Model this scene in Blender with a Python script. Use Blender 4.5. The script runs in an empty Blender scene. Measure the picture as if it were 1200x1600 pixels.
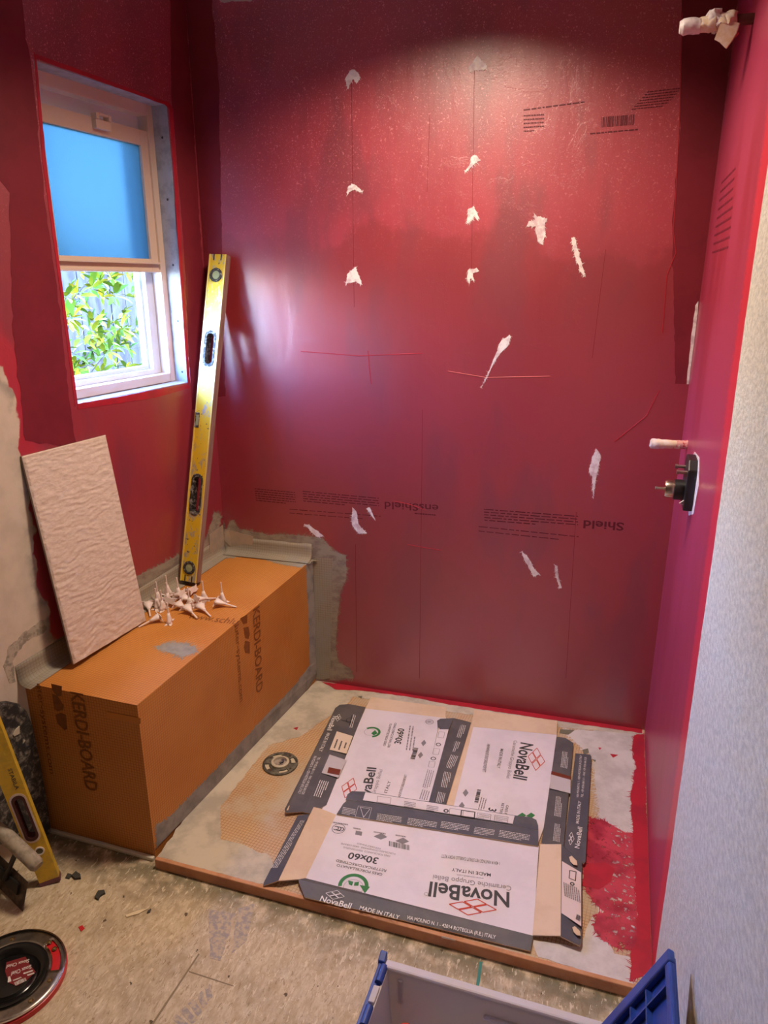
import bpy, bmesh, math, random
from math import sin, cos, pi, radians, sqrt, atan2
from mathutils import Vector, Matrix, noise
random.seed(7)
sc = bpy.context.scene
COL = sc.collection

# ------------------------------------------------------------------ camera
F, CX, CY, CAMH = 1125.0, 600.0, 800.0, 1.55
PITCH, YAW = radians(17.8), radians(18.0)
_z = Matrix.Rotation(YAW, 3, 'Z')
RT = _z @ Vector((1, 0, 0)); UP = _z @ Vector((0, sin(PITCH), cos(PITCH))); FW = _z @ Vector((0, cos(PITCH), -sin(PITCH)))
CAM = Vector((0, 0, CAMH))
cd = bpy.data.cameras.new('camera'); cam = bpy.data.objects.new('camera', cd); COL.objects.link(cam)
cd.sensor_fit = 'VERTICAL'; cd.sensor_height = 36.0; cd.lens = F / 1600 * 36.0; cd.clip_start = 0.02
m = Matrix((RT, UP, -FW)).transposed().to_4x4(); m.translation = CAM; cam.matrix_world = m
sc.camera = cam

# ------------------------------------------------------------------ sky, sun, lamp, exposure
w = bpy.data.worlds.new('sky'); sc.world = w; w.use_nodes = True
nt = w.node_tree; bg = nt.nodes['Background']
sky = nt.nodes.new('ShaderNodeTexSky'); sky.sky_type = 'NISHITA'; sky.sun_disc = False
sky.sun_elevation = radians(42); sky.sun_rotation = radians(20); sky.air_density = 1.3; sky.dust_density = .4; sky.ozone_density = 4.0
tint = nt.nodes.new('ShaderNodeMix'); tint.data_type = 'RGBA'; tint.blend_type = 'MULTIPLY'; tint.inputs[0].default_value = 1
tint.inputs[7].default_value = (.72, .86, 1.22, 1); nt.links.new(sky.outputs[0], tint.inputs[6])
nt.links.new(tint.outputs[2], bg.inputs[0]); bg.inputs[1].default_value = 9.0
sl = bpy.data.lights.new('sun_offscreen', 'SUN'); so = bpy.data.objects.new('sun_offscreen', sl); COL.objects.link(so)
sl.energy = 3.0; sl.angle = radians(0.6); sl.color = (1, .93, .78)
so.rotation_euler = Vector((-0.28, -0.72, -0.64)).to_track_quat('-Z', 'Y').to_euler()
ll = bpy.data.lights.new('ceiling_lamp_offscreen', 'AREA'); lo = bpy.data.objects.new('ceiling_lamp_offscreen', ll); COL.objects.link(lo)
ll.shape = 'DISK'; ll.size = 0.30; ll.energy = 15; ll.spread = radians(136); ll.color = (1.0, .80, .60); lo.location = (-0.50, 1.72, 2.43)
sc.view_settings.view_transform = 'Standard'; sc.view_settings.look = 'None'
sc.view_settings.exposure = 0.62; sc.view_settings.gamma = 1.0

# ------------------------------------------------------------------ photo pixel -> direction; planes give the distance
def ray(px, py): return RT * ((px - CX) / F) + UP * (-(py - CY) / F) + FW
class Pl:
    def __init__(s, P, n): s.P = Vector(P); s.n = Vector(n).normalized()
    def __call__(s, px, py):
        d = ray(px, py); return CAM + d * ((s.P - CAM).dot(s.n) / d.dot(s.n))
    def off(s, k): return Pl(s.P + s.n * k, s.n)
def FL(z): return Pl((0, 0, z), (0, 0, 1))
def G(px, py, z=0.0): return FL(z)(px, py)
ZP = 0.030                                              # top of the shower tray
def vplane(a, b, room):
    d = b - a; n = Vector((-d.y, d.x, 0)).normalized()
    if (room - a).dot(n) < 0: n = -n
    return Pl(a, n)
MID = Vector((-.6, 1.0, 1))
bk1, bk2 = G(500, 1064, ZP), G(1005, 1140, ZP)
WB = vplane(bk1, bk2, MID)
WR = Pl((0.201, 1, 0), (-1, 0, 0))
cornL = WB(348, 810); cornL.z = 0
LO = G(78, 1297, 0)                                     # foot of the left wall at the bench end
WL = vplane(LO, cornL, MID)
LU = (cornL - LO).normalized(); LN = -WL.n              # along the left wall; outwards
def LP(u, z, d=0.0): return LO + LU * u + LN * d + Vector((0, 0, z))
def at_xy(p, z): return Vector((p.x, p.y, z))
bx = (bk2 - bk1); bx.z = 0; BX = bx.normalized()
cornR = at_xy(bk1 + BX * ((0.201 - bk1.x) / BX.x), 0)
def BP(s, z, d=0.0): return cornL + BX * s + WB.n * d + Vector((0, 0, z))

# ------------------------------------------------------------------ mesh helpers
WM = {}
def wm(o): return WM.get(o, Matrix())
def tag(o, label=None, cat=None, group=None, kind=None):
    if label: o['label'] = label
    if cat: o['category'] = cat
    if group: o['group'] = group
    if kind: o['kind'] = kind
    return o
def thing(name, label, cat, M=None, loc=None, group=None, kind=None):
    o = bpy.data.objects.new(name, None); COL.objects.link(o); o.empty_display_size = .05
    M = M if M is not None else Matrix.Translation(loc or (0, 0, 0))
    o.matrix_basis = M; WM[o] = M.copy()
    return tag(o, label, cat, group, kind)
class MB:
    def __init__(s): s.v = []; s.f = []; s.mi = []
    def add(s, vs, fs, mi=0):
        k = len(s.v); s.v += [Vector(v) for v in vs]
        for f in fs: s.f.append([i + k for i in f]); s.mi.append(mi)
        return s
    def prism(s, poly, vec, cap=0, side=0):
        n = len(poly); vec = Vector(vec)
        s.add(list(poly) + [Vector(p) + vec for p in poly], [])
        k = len(s.v) - 2 * n
        s.f.append([k + n + i for i in range(n)]); s.mi.append(cap)
        s.f.append([k + i for i in range(n)][::-1]); s.mi.append(side)
        for i in range(n):
            j = (i + 1) % n; s.f.append([k + i, k + j, k + n + j, k + n + i]); s.mi.append(side)
        return s
    def face(s, poly, mi=0): return s.add(poly, [list(range(len(poly)))], mi)
    def box(s, c, a, b, d):
        c, a, b, d = map(Vector, (c, a, b, d))
        vs = [c + a * i + b * j + d * k for k in (-1, 1) for j in (-1, 1) for i in (-1, 1)]
        return s.add(vs, [(0, 2, 3, 1), (4, 5, 7, 6), (0, 1, 5, 4), (2, 6, 7, 3), (0, 4, 6, 2), (1, 3, 7, 5)])
    def bar(s, a, b, wv, tv):                            # box from a to b, half widths wv, tv
        a, b = Vector(a), Vector(b); return s.box((a + b) / 2, (b - a) / 2, wv, tv)
    def tube(s, pts, r, n=10, caps=True):
        pts = [Vector(p) for p in pts]; k = len(pts)
        rs = r if isinstance(r, (list, tuple)) else [r] * k
        vs = []; up = None
        for i, p in enumerate(pts):
            t = (pts[min(i + 1, k - 1)] - pts[max(i - 1, 0)]).normalized()
            if up is None: up = t.orthogonal().normalized()
            up = (up - t * up.dot(t)).normalized(); sd = t.cross(up)
            for j in range(n):
                a = 2 * pi * j / n; vs.append(p + (up * cos(a) + sd * sin(a)) * rs[i])
        fs = [(i * n + j, i * n + (j + 1) % n, (i + 1) * n + (j + 1) % n, (i + 1) * n + j) for i in range(k - 1) for j in range(n)]
        if caps: fs += [tuple(range(n))[::-1], tuple(range((k - 1) * n, k * n))]
        return s.add(vs, fs)
    def lathe(s, prof, M=None, n=32):
        M = M or Matrix(); k = len(prof)
        vs = [M @ Vector((r * cos(2 * pi * j / n), r * sin(2 * pi * j / n), z)) for r, z in prof for j in range(n)]
        return s.add(vs, [(i * n + j, i * n + (j + 1) % n, (i + 1) * n + (j + 1) % n, (i + 1) * n + j) for i in range(k - 1) for j in range(n)])
    def build(s, name, mat, parent=None, smooth=False, local=False, bevel=0, solid=0, recalc=True):
        me = bpy.data.meshes.new(name)
        inv = Matrix() if (local or parent is None) else wm(parent).inverted()
        me.from_pydata([inv @ v for v in s.v], [], s.f)
        mats = mat if isinstance(mat, (list, tuple)) else [mat]
        for q in mats: me.materials.append(q)
        me.polygons.foreach_set('material_index', s.mi)
        if recalc:
            bm = bmesh.new(); bm.from_mesh(me); bmesh.ops.remove_doubles(bm, verts=bm.verts, dist=1e-6)
            bmesh.ops.recalc_face_normals(bm, faces=bm.faces); bm.to_mesh(me); bm.free()
        if smooth:
            for p in me.polygons: p.use_smooth = True
            try: me.set_sharp_from_angle(angle=radians(40))
            except Exception: pass
        o = bpy.data.objects.new(name, me); COL.objects.link(o)
        if parent is not None: o.parent = parent; WM[o] = wm(parent)
        if bevel:
            b = o.modifiers.new('edge', 'BEVEL'); b.width = bevel; b.segments = 2; b.limit_method = 'ANGLE'
        if solid:
            b = o.modifiers.new('thick', 'SOLIDIFY'); b.thickness = solid; b.offset = 0
        return o
def copy_tree(o, M):
    c = o.copy(); COL.objects.link(c); c.matrix_basis = M
    for ch in list(o.children):
        q = ch.copy(); COL.objects.link(q); q.parent = c
        for g in list(ch.children):
            h = g.copy(); COL.objects.link(h); h.parent = q
    return c

# ------------------------------------------------------------------ materials
def c(r, g, b):
    f = lambda x: (x / 255) / 12.92 if x <= 10 else (((x / 255) + .055) / 1.055) ** 2.4
    return (f(r), f(g), f(b), 1)
class NT:
    def __init__(s, name):
        s.m = bpy.data.materials.new(name); s.m.use_nodes = True; s.t = s.m.node_tree; s.b = s.t.nodes['Principled BSDF']
        s.out = s.t.nodes['Material Output']; s.pos = s.n('ShaderNodeNewGeometry').outputs['Position']
        s.obj = s.n('ShaderNodeTexCoord').outputs['Object']
    def n(s, t, **k):
        x = s.t.nodes.new(t)
        for a, b in k.items(): setattr(x, a, b)
        return x
    def l(s, a, b): s.t.links.new(a, b)
    def set(s, sock, v):
        if isinstance(v, bpy.types.NodeSocket): s.l(v, sock)
        else: sock.default_value = v
    def noise(s, scale, detail=4, vec=None, stretch=None, rough=.5, dist=0):
        x = s.n('ShaderNodeTexNoise'); x.inputs['Scale'].default_value = scale; x.inputs['Detail'].default_value = detail
        x.inputs['Roughness'].default_value = rough; x.inputs['Distortion'].default_value = dist
        v = vec or s.pos
        if stretch:
            q = s.n('ShaderNodeMapping'); s.l(v, q.inputs[0]); q.inputs['Scale'].default_value = stretch[:3]
            if len(stretch) > 3: q.inputs['Rotation'].default_value = stretch[3]
            v = q.outputs[0]
        s.l(v, x.inputs['Vector']); return x.outputs[0]
    def math(s, op, a, b=0.0, clamp=False):
        x = s.n('ShaderNodeMath', operation=op, use_clamp=clamp); s.set(x.inputs[0], a); s.set(x.inputs[1], b); return x.outputs[0]
    def step(s, v, lo, hi):
        x = s.n('ShaderNodeMapRange'); x.interpolation_type = 'SMOOTHSTEP'; s.set(x.inputs[0], v); s.set(x.inputs[1], lo); s.set(x.inputs[2], hi); return x.outputs[0]
    def mix(s, f, a, b):
        x = s.n('ShaderNodeMix', data_type='RGBA'); s.set(x.inputs[0], f); s.set(x.inputs[6], a); s.set(x.inputs[7], b); return x.outputs[2]
    def xyz(s, v=None):
        x = s.n('ShaderNodeSeparateXYZ'); s.l(v or s.pos, x.inputs[0]); return x.outputs
    def bump(s, h, strength=.3, dist=.002, prev=None):
        x = s.n('ShaderNodeBump'); x.inputs['Strength'].default_value = strength; x.inputs['Distance'].default_value = dist
        s.l(h, x.inputs['Height'])
        if prev is not None: s.l(prev, x.inputs['Normal'])
        s.l(x.outputs[0], s.b.inputs['Normal']); return x.outputs[0]
    def fin(s, col=None, rough=.6, metal=0.0, spec=.5):
        if col is not None: s.set(s.b.inputs['Base Color'], col)
        s.set(s.b.inputs['Roughness'], rough); s.set(s.b.inputs['Metallic'], metal)
        s.b.inputs['Specular IOR Level'].default_value = spec; return s.m
    def lines(s, coord, pitch, width):                    # 1 on thin lines every pitch metres
        a = s.math('FRACT', s.math('DIVIDE', coord, pitch)); return s.math('LESS_THAN', a, width / pitch)
_mc = {}
def mk(name, col, rough=.6, metal=0.0, col2=None, scale=12, lo=.4, hi=.65, bump=0, bscale=60, bdist=.001, spec=.5, stretch=None, obj=True):
    if name in _mc: return _mc[name]
    q = NT(name); v = q.obj if obj else q.pos
    cc = col
    if col2 is not None: cc = q.mix(q.step(q.noise(scale, 6, v, stretch, .65), lo, hi), col, col2)
    if bump: q.bump(q.noise(bscale, 5, v), bump, bdist)
    _mc[name] = q.fin(cc, rough, metal, spec); return _mc[name]

RED_A, RED_B, RED_C = c(168, 50, 68), c(148, 36, 50), c(126, 38, 56)
def wall_paint(name, speckle=True, left=False):
    q = NT(name); x, y, z = q.xyz()
    n1 = q.noise(2.2, 5, None, (1, 1, .8), .6); n2 = q.noise(7, 5, None, (1, 1, .35)); n3 = q.noise(1.1, 2)
    lim = q.math('ADD', q.math('MULTIPLY', n1, .75), 1.28)
    up = q.step(q.math('SUBTRACT', z, lim), -.015, .03)                 # first coat only, above the second coat
    col = q.mix(up, RED_B, RED_A)
    col = q.mix(q.math('MULTIPLY', q.step(n2, .5, .68), .75), col, RED_C)
    col = q.mix(q.math('MULTIPLY', q.step(n3, .45, .62), .55), col, c(128, 30, 48))
    if speckle:
        sp = q.math('GREATER_THAN', q.noise(170, 2), .66); sp2 = q.math('GREATER_THAN', q.noise(340, 1), .68)
        zz = q.step(z, 1.45, 2.2)
        col = q.mix(q.math('MULTIPLY', q.math('MULTIPLY', q.math('MAXIMUM', sp, sp2), zz), .8), col, c(222, 140, 148))
    if left:
        u = q.math('ADD', q.math('MULTIPLY', q.math('SUBTRACT', x, LO.x), LU.x), q.math('MULTIPLY', q.math('SUBTRACT', y, LO.y), LU.y))
        e = q.math('ADD', u, q.math('MULTIPLY', q.math('SUBTRACT', q.noise(9, 6), .5), .12))
        hz = q.math('MULTIPLY', q.step(z, 1.75, 1.2), .115)             # the coat runs further out high up
        edge = q.math('SUBTRACT', e, hz)
        fresh = q.step(q.math('SUBTRACT', edge, q.math('MULTIPLY', q.noise(5, 4), .10)), .03, 0.0)
        col = q.mix(fresh, col, c(176, 28, 48))
        bare = q.step(edge, -.006, -.012)
        white = q.mix(q.step(q.noise(14, 6), .4, .7), c(205, 190, 172), c(190, 176, 158))
        smut = q.math('MULTIPLY', q.math('MULTIPLY', q.step(q.noise(16, 6), .5, .66), q.step(edge, -.06, -.01)), .6)
        white = q.mix(smut, white, c(92, 90, 84))
        col = q.mix(bare, col, white); q.set(q.b.inputs['Roughness'], q.math('ADD', q.math('MULTIPLY', bare, .45), .42))
        rough = q.b.inputs['Roughness'].links[0].from_socket
    else:
        rough = q.math('ADD', q.math('MULTIPLY', n2, .14), .33)
    b = q.bump(q.noise(240, 3), .16, .0012)
    b = q.bump(q.noise(26, 5, None, (1, 1, .22)), .36, .003, b)
    q.bump(q.math('MULTIPLY', q.step(q.noise(9, 8, None, None, .7, .6), .56, .60), 1.0), .18, .0012, b)
    q.b.inputs['IOR'].default_value = 2.15; return q.fin(col, rough, 0, .5)
M_back = wall_paint('red_membrane_paint')
M_left = wall_paint('red_paint_and_bare_plaster', True, True)
def right_wall():
    q = NT('red_paint_beside_white_wall'); x, y, z = q.xyz()
    n2 = q.noise(6, 5, None, (1, 1, .3)); n3 = q.noise(120, 3)
    e = q.math('ADD', y, q.math('ADD', q.math('MULTIPLY', q.math('SUBTRACT', q.noise(5, 3), .5), .03), q.math('MULTIPLY', z, -.055)))
    strip = q.step(q.math('ADD', e, q.math('MULTIPLY', q.math('SUBTRACT', n3, .5), .09)), 1.475, 1.425)
    col = q.mix(q.step(n2, .42, .66), c(172, 60, 92), c(160, 46, 70))
    col = q.mix(strip, col, c(214, 52, 72))
    bare = q.step(e, 1.368, 1.362)
    n4 = q.noise(110, 4, None, (1, .5, 1), .6); white = q.mix(q.step(n4, .35, .65), c(196, 196, 190), c(222, 220, 212))
    col = q.mix(bare, col, white)
    b = q.bump(q.noise(230, 3), .15, .001); q.bump(q.math('MULTIPLY', bare, n4), .4, .004, b)
    return q.fin(col, q.math('ADD', q.math('MULTIPLY', bare, .4), .34), 0, .5)
M_right = right_wall()
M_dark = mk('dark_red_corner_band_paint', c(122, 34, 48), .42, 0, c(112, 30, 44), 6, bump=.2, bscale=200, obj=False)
M_bright = mk('fresh_bright_red_paint', c(178, 36, 54), .4, 0, c(158, 36, 54), 14, bump=.2, bscale=90, obj=False)
M_plain = mk('white_plaster', c(205, 200, 192), .85, 0, c(190, 186, 178), 5, bump=.3, bscale=60, obj=False)
M_spackle = mk('white_spackle', c(228, 222, 222), .8, 0, c(198, 176, 184), 40, bump=.5, bscale=90)
M_print = mk('dark_maroon_print', c(92, 26, 42), .5)
def grid_mat(name, base, base2, line, pitch, amt, soil=None, faces='xyz', rough=.55):
    q = NT(name); x, y, z = q.xyz()
    u = q.math('ADD', q.math('MULTIPLY', x, LU.x), q.math('MULTIPLY', y, LU.y)); v = q.math('SUBTRACT', q.math('MULTIPLY', x, LU.y), q.math('MULTIPLY', y, LU.x))
    nrm = q.n('ShaderNodeNewGeometry').outputs['True Normal']; 
    sx = q.n('ShaderNodeVectorMath', operation='DOT_PRODUCT'); q.l(nrm, sx.inputs[0]); sx.inputs[1].default_value = LU
    sy = q.n('ShaderNodeVectorMath', operation='DOT_PRODUCT'); q.l(nrm, sy.inputs[0]); sy.inputs[1].default_value = LN
    nz = q.xyz(nrm)[2]
    iu = q.math('LESS_THAN', q.math('ABSOLUTE', sx.outputs['Value']), .7); iv = q.math('LESS_THAN', q.math('ABSOLUTE', sy.outputs['Value']), .7); iz = q.math('LESS_THAN', q.math('ABSOLUTE', nz), .7)
    g = q.math('MAXIMUM', q.math('MULTIPLY', q.lines(u, pitch, pitch * .16), iu), q.math('MAXIMUM', q.math('MULTIPLY', q.lines(v, pitch, pitch * .16), iv), q.math('MULTIPLY', q.lines(z, pitch, pitch * .16), iz)))
    wv = q.step(q.noise(700, 2), .4, .65)
    col = q.mix(q.step(q.noise(4, 5), .35, .7), base, base2)
    col = q.mix(q.math('MULTIPLY', wv, .16), col, line)
    col = q.mix(q.math('MULTIPLY', q.math('MULTIPLY', g, amt), q.math('ADD', q.math('MULTIPLY', q.noise(11, 4), .9), .4)), col, line)
    if soil is not None: col = q.mix(q.math('MULTIPLY', q.step(q.noise(5, 7, None, None, .7), .42, .66), .8), col, soil)
    q.bump(q.math('ADD', q.math('MULTIPLY', wv, .4), g), .25, .0006)
    return q.fin(col, rough, 0, .35)
M_orange = grid_mat('orange_gridded_foam_board', c(206, 138, 66), c(194, 124, 54), c(110, 62, 22), .0085, .62)
M_tray = grid_mat('tan_gridded_tray_fleece', c(206, 172, 132), c(192, 160, 124), c(128, 84, 52), .0095, .8, c(188, 176, 156))
M_band = grid_mat('grey_sealing_band', c(160, 148, 128), c(146, 138, 124), c(104, 88, 70), .0095, .55, c(146, 142, 134), rough=.7)
M_oprint = mk('brown_print_on_orange', c(120, 66, 14), .6, 0, c(134, 76, 18), 60)
M_thin = mk('grey_thinset', c(150, 146, 140), .8, 0, c(124, 122, 120), 18, bump=.35, bscale=60, obj=False)
M_thin2 = mk('pale_beige_thinset', c(198, 188, 170), .8, 0, c(168, 160, 146), 9, bump=.35, bscale=50, obj=False)
M_thin3 = mk('whitish_sealer', c(206, 200, 196), .55, 0, c(182, 176, 172), 8, bump=.3, bscale=40, obj=False)
M_thin4 = mk('brushed_grey_beige_thinset', c(150, 142, 126), .75, 0, c(126, 112, 104), 22, bump=.35, bscale=60, obj=False, stretch=(1, 1, 2))
M_foam = mk('orange_tan_foam_edge', c(196, 142, 104), .75, 0, c(178, 122, 84), 14, bump=.3, bscale=60, obj=False)
M_card = mk('raw_cardboard', c(214, 190, 162), .85, 0, c(204, 178, 150), 9, bump=.12, bscale=120, obj=False)
M_white = mk('white_printed_card', c(218, 210, 214), .6, 0, c(208, 200, 204), 6, bump=.08, bscale=50, obj=False)
M_grey = mk('charcoal_printed_card', c(78, 76, 80), .55, 0, c(92, 88, 90), 10, bump=.1, bscale=60, obj=False)
M_slate = mk('blue_grey_printed_card', c(76, 78, 88), .5, 0, c(88, 88, 96), 10, bump=.1, bscale=60, obj=False)
M_ink = mk('dark_grey_ink', c(58, 58, 62), .6); M_ink2 = mk('mid_grey_ink', c(128, 124, 128), .6)
M_wink = mk('white_ink', c(226, 222, 220), .6); M_rink = mk('orange_red_ink', c(196, 62, 40), .6); M_gink = mk('green_ink', c(46, 118, 62), .6)
M_blackpl = mk('black_plastic', c(24, 24, 26), .4, bump=.05)
M_chrome = mk('brushed_chrome', c(200, 190, 180), .22, 1.0)
M_steel = mk('stainless_steel', c(170, 164, 156), .3, 1.0, c(140, 134, 128), 30)

# ------------------------------------------------------------------ flat prints and smears on a plane
def _jit(poly, n, amp, seg, seed):
    out = []; k = len(poly)
    ux = n.orthogonal().normalized(); uy = n.cross(ux)
    for i in range(k):
        a, b = poly[i], poly[(i + 1) % k]; d = (b - a).length; q = max(1, int(d / seg))
        for j in range(q):
            p = a.lerp(b, j / q)
            s = p * 38 + Vector((seed, seed * .7, 0)); s2 = p * 150 + Vector((0, seed, 3))
            o1, o2 = noise.noise(s), noise.noise(s + Vector((9, 4, 1)))
            h1, h2 = noise.noise(s2), noise.noise(s2 + Vector((5, 8, 2)))
            out.append(p + (ux * (o1 + .5 * h1) + uy * (o2 + .5 * h2)) * amp)
    return out
_sd = [0]; STOPS = [WL, WB, WR]
def smear(name, px, plane, mat, parent, amp=.004, seg=.006, lift=.0006, thick=.0008, rag=None, drag=None):
    _sd[0] += 3.7
    poly = [plane(*p) for p in px]
    poly = _jit(poly, plane.n, amp, seg, _sd[0]) if amp else poly
    def stay(p):
        for W in STOPS:
            if abs(W.n.dot(plane.n)) > .9: continue
            k = (p - W.P).dot(W.n)
            if k < .0012: p = p + W.n * (.0012 - k)
        return p
    poly = [stay(p) for p in poly]
    mb = MB().prism([p + plane.n * (lift - thick) for p in poly], plane.n * thick)
    if rag:                                              # brushed fringe
        rr_ = random.Random(_sd[0]); k = len(poly); cen = sum(poly, Vector()) / k; ln, wd, den = rag
        for i in range(k):
            for _ in range(den):
                if rr_.random() < .25: continue
                p = poly[i].lerp(poly[(i + 1) % k], rr_.random()); t = (poly[(i + 1) % k] - poly[i]); t = t.normalized() if t.length > 1e-7 else plane.n.orthogonal()
                nn = t.cross(plane.n); nn = nn if nn.dot(p - cen) > 0 else -nn
                d = (nn + t * rr_.uniform(-1.6, 1.6) + (drag or Vector()) * 1.5).normalized(); L_ = ln * rr_.uniform(.2, 1) ** 1.6; s_ = plane.n.cross(d) * wd * rr_.uniform(.25, 1); o = plane.n * (lift - .0001 - rr_.random() * .0002)
                a = p - d * L_ * .5
                mb.face([stay(x_) for x_ in (a - s_ + o, p + d * L_ * .4 - s_ * .7 + o, p + d * L_ + o, p + d * L_ * .5 + s_ * .7 + o, a + s_ + o)])
    return mb.build(name, mat, parent)
def flat(name, px, plane, mat, parent, lift=.0006, thick=.0005):
    return smear(name, px, plane, mat, parent, 0, 1, lift, thick)
_fc = {}
def font_mesh(s, bold):
    k = (s, bold)
    if k in _fc: return _fc[k]
    cu = bpy.data.curves.new('t', 'FONT'); cu.body = s; cu.size = 1; cu.offset = bold; cu.resolution_u = 3; cu.fill_mode = 'FRONT'
    o = bpy.data.objects.new('t', cu); COL.objects.link(o)
    dg = bpy.context.evaluated_depsgraph_get(); me = o.evaluated_get(dg).to_mesh()
    vs = [v.co.copy() for v in me.vertices]; fs = [tuple(p.vertices) for p in me.polygons]
    o.evaluated_get(dg).to_mesh_clear(); bpy.data.objects.remove(o); bpy.data.curves.remove(cu)
    _fc[k] = (vs, fs); return _fc[k]
CAP = max(v.y for v in font_mesh('H', 0)[0])
def text(s, a, b, up, plane, mat, parent, bold=0.0, lift=.0008, name='lettering'):
    A, B, U = plane(*a), plane(*b), plane(*up); n = plane.n
    x = (B - A).normalized(); y = n.cross(x); h = abs((U - A).dot(y)); L = (B - A).length
    vs, fs = font_mesh(s, bold); x0 = min(v.x for v in vs); x1 = max(v.x for v in vs)
    return MB().add([A + x * ((v.x - x0) / (x1 - x0) * L) + y * (v.y / CAP * h) + n * lift for v in vs], fs).build(name, mat, parent, recalc=False)
def greek(a, b, e, rows, plane, mat, parent, fill=.5, seed=1, lift=.0007, name='fine_print'):
    """Print too small to read: rows of word-long dashes from a towards b, the last row starting at e."""
    r = random.Random(seed); A, B, E = plane(*a), plane(*b), plane(*e); x = B - A; y = (E - A) / max(1, rows - 1) if rows > 1 else E - A
    mb = MB(); n = plane.n; hh = y * (fill if rows > 1 else 1)
    for k in range(rows):
        t = 0; end = 1 if k < rows - 1 else r.uniform(.5, .95)
        while t < end:
            wd = min(r.uniform(.03, .11), end - t); o = A + y * k + n * lift
            mb.face([o + x * t, o + x * (t + wd), o + x * (t + wd) + hh, o + x * t + hh]); t += wd + .018
    o = mb.build(name, mat, parent); o['kind'] = 'stuff'; return o
def bars(a, b, up, plane, mat, parent, n=24, seed=3, lift=.0007):
    r = random.Random(seed); A, B, U = plane(*a), plane(*b), plane(*up); x = B - A; y = U - A; mb = MB(); t = 0
    while t < 1:
        wd = r.choice((.012, .02, .035)); o = A + plane.n * lift
        mb.face([o + x * t, o + x * min(1, t + wd), o + x * min(1, t + wd) + y, o + x * t + y]); t += wd + r.choice((.012, .02, .03))
    o = mb.build('barcode', mat, parent); o['kind'] = 'stuff'; return o
def outline(pts, wd, plane, mat, parent, name='printed_line', lift=.0007, closed=True):
    mb = MB(); k = len(pts); P = [p + plane.n * lift for p in pts]
    for i in range(k if closed else k - 1):
        a, b = P[i], P[(i + 1) % k]; d = (b - a).normalized(); s = plane.n.cross(d) * wd / 2; d = d * wd / 2
        mb.face([a - d - s, b + d - s, b + d + s, a - d + s])
    return mb.build(name, mat, parent, recalc=False)
def diamond(l, t, r, b, plane, mat, parent, wd=.0022, lift=.0007):
    L, T, R, B = [plane(*p) for p in (l, t, r, b)]; mb = MB()
    e1, e2 = T - L, B - L
    for i in (0, 1):
        for j in (0, 1):
            o = L + e1 * (i * .53) + e2 * (j * .53); q = [o, o + e1 * .47, o + e1 * .47 + e2 * .47, o + e2 * .47]
            for k in range(4):
                a, bb = q[k] + plane.n * lift, q[(k + 1) % 4] + plane.n * lift; d = (bb - a).normalized(); s = plane.n.cross(d) * wd / 2
                mb.face([a - s, bb - s, bb + s, a + s])
    return mb.build('printed_emblem', mat, parent, recalc=False)
def ring(cen, r1, r2, plane, mat, parent, a0=0, a1=2 * pi, n=40, lift=.0007, name='printed_ring', start=None):
    C0 = plane(*cen) + plane.n * lift; X = Vector((1, 0, 0)) if abs(plane.n.x) < .9 else Vector((0, 1, 0)); X = (X - plane.n * X.dot(plane.n)).normalized(); Y = plane.n.cross(X)
    mb = MB(); vs = []; 
    for i in range(n + 1):
        a = a0 + (a1 - a0) * i / n; d = X * cos(a) + Y * sin(a); vs += [C0 + d * r1, C0 + d * r2]
    return mb.add(vs, [(2 * i, 2 * i + 1, 2 * i + 3, 2 * i + 2) for i in range(n)]).build(name, mat, parent, recalc=False)

# ================================================================== the setting
def structure(name, mb, mat, label, **k): return tag(mb.build(name, mat, **k), label, None, None, 'structure')
YR, CEIL = -1.6, 2.44
def osb():
    q = NT('dirty_wood_subfloor'); x, y, z = q.xyz()
    n1 = q.noise(70, 6, None, (1, .45, 1, (0, 0, .5)), .7, .4); n2 = q.noise(6, 7, None, None, .65); n3 = q.noise(26, 6, None, (1, .6, 1), .7)
    col = q.mix(q.step(n1, .38, .62), c(208, 192, 166), c(186, 166, 136))
    col = q.mix(q.math('MULTIPLY', q.step(n2, .48, .72), .6), col, c(158, 140, 112))
    col = q.mix(q.math('MULTIPLY', q.step(n3, .58, .72), .5), col, c(122, 104, 80))
    e = q.math('SUBTRACT', q.math('ADD', y, q.math('MULTIPLY', n2, .09)), 1.385)   # damp dirt along the tray edge
    st = q.math('MULTIPLY', q.step(e, -.16, .01), q.step(q.noise(22, 6), .32, .56))
    col = q.mix(q.math('MULTIPLY', st, .85), col, c(92, 88, 66))
    chip = q.math('GREATER_THAN', q.noise(150, 3, None, (1, .32, 1, (0, 0, .9)), .6, 1.2), .63); col = q.mix(q.math('MULTIPLY', chip, .55), col, c(128, 106, 80))
    pale = q.math('GREATER_THAN', q.noise(120, 3, None, (1, .3, 1, (0, 0, -.5)), .6, .8), .62); col = q.mix(q.math('MULTIPLY', pale, .6), col, c(228, 214, 188))
    dots = q.math('GREATER_THAN', q.noise(48, 2), .735)
    col = q.mix(q.math('MULTIPLY', dots, .85), col, c(70, 56, 42))
    b = q.bump(n1, .35, .0025); q.bump(q.noise(200, 4), .2, .001, b)
    return q.fin(col, .82, 0, .3)
fl = structure('floor', MB().prism([LP(-3.2, -.05, .14), (.32, YR, -.05), (.32, 2.5, -.05), BP(-.13, -.05, -.11)], (0, 0, .05)), osb(), 'bare dirty wood board subfloor')
M_stamp = mk('faded_blue_grey_stamp', c(156, 148, 146), .85, 0, c(190, 172, 146), 80, lo=.42, hi=.58)
M_seam = mk('board_joint', c(138, 122, 98), .9)
PF = FL(0)
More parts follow.
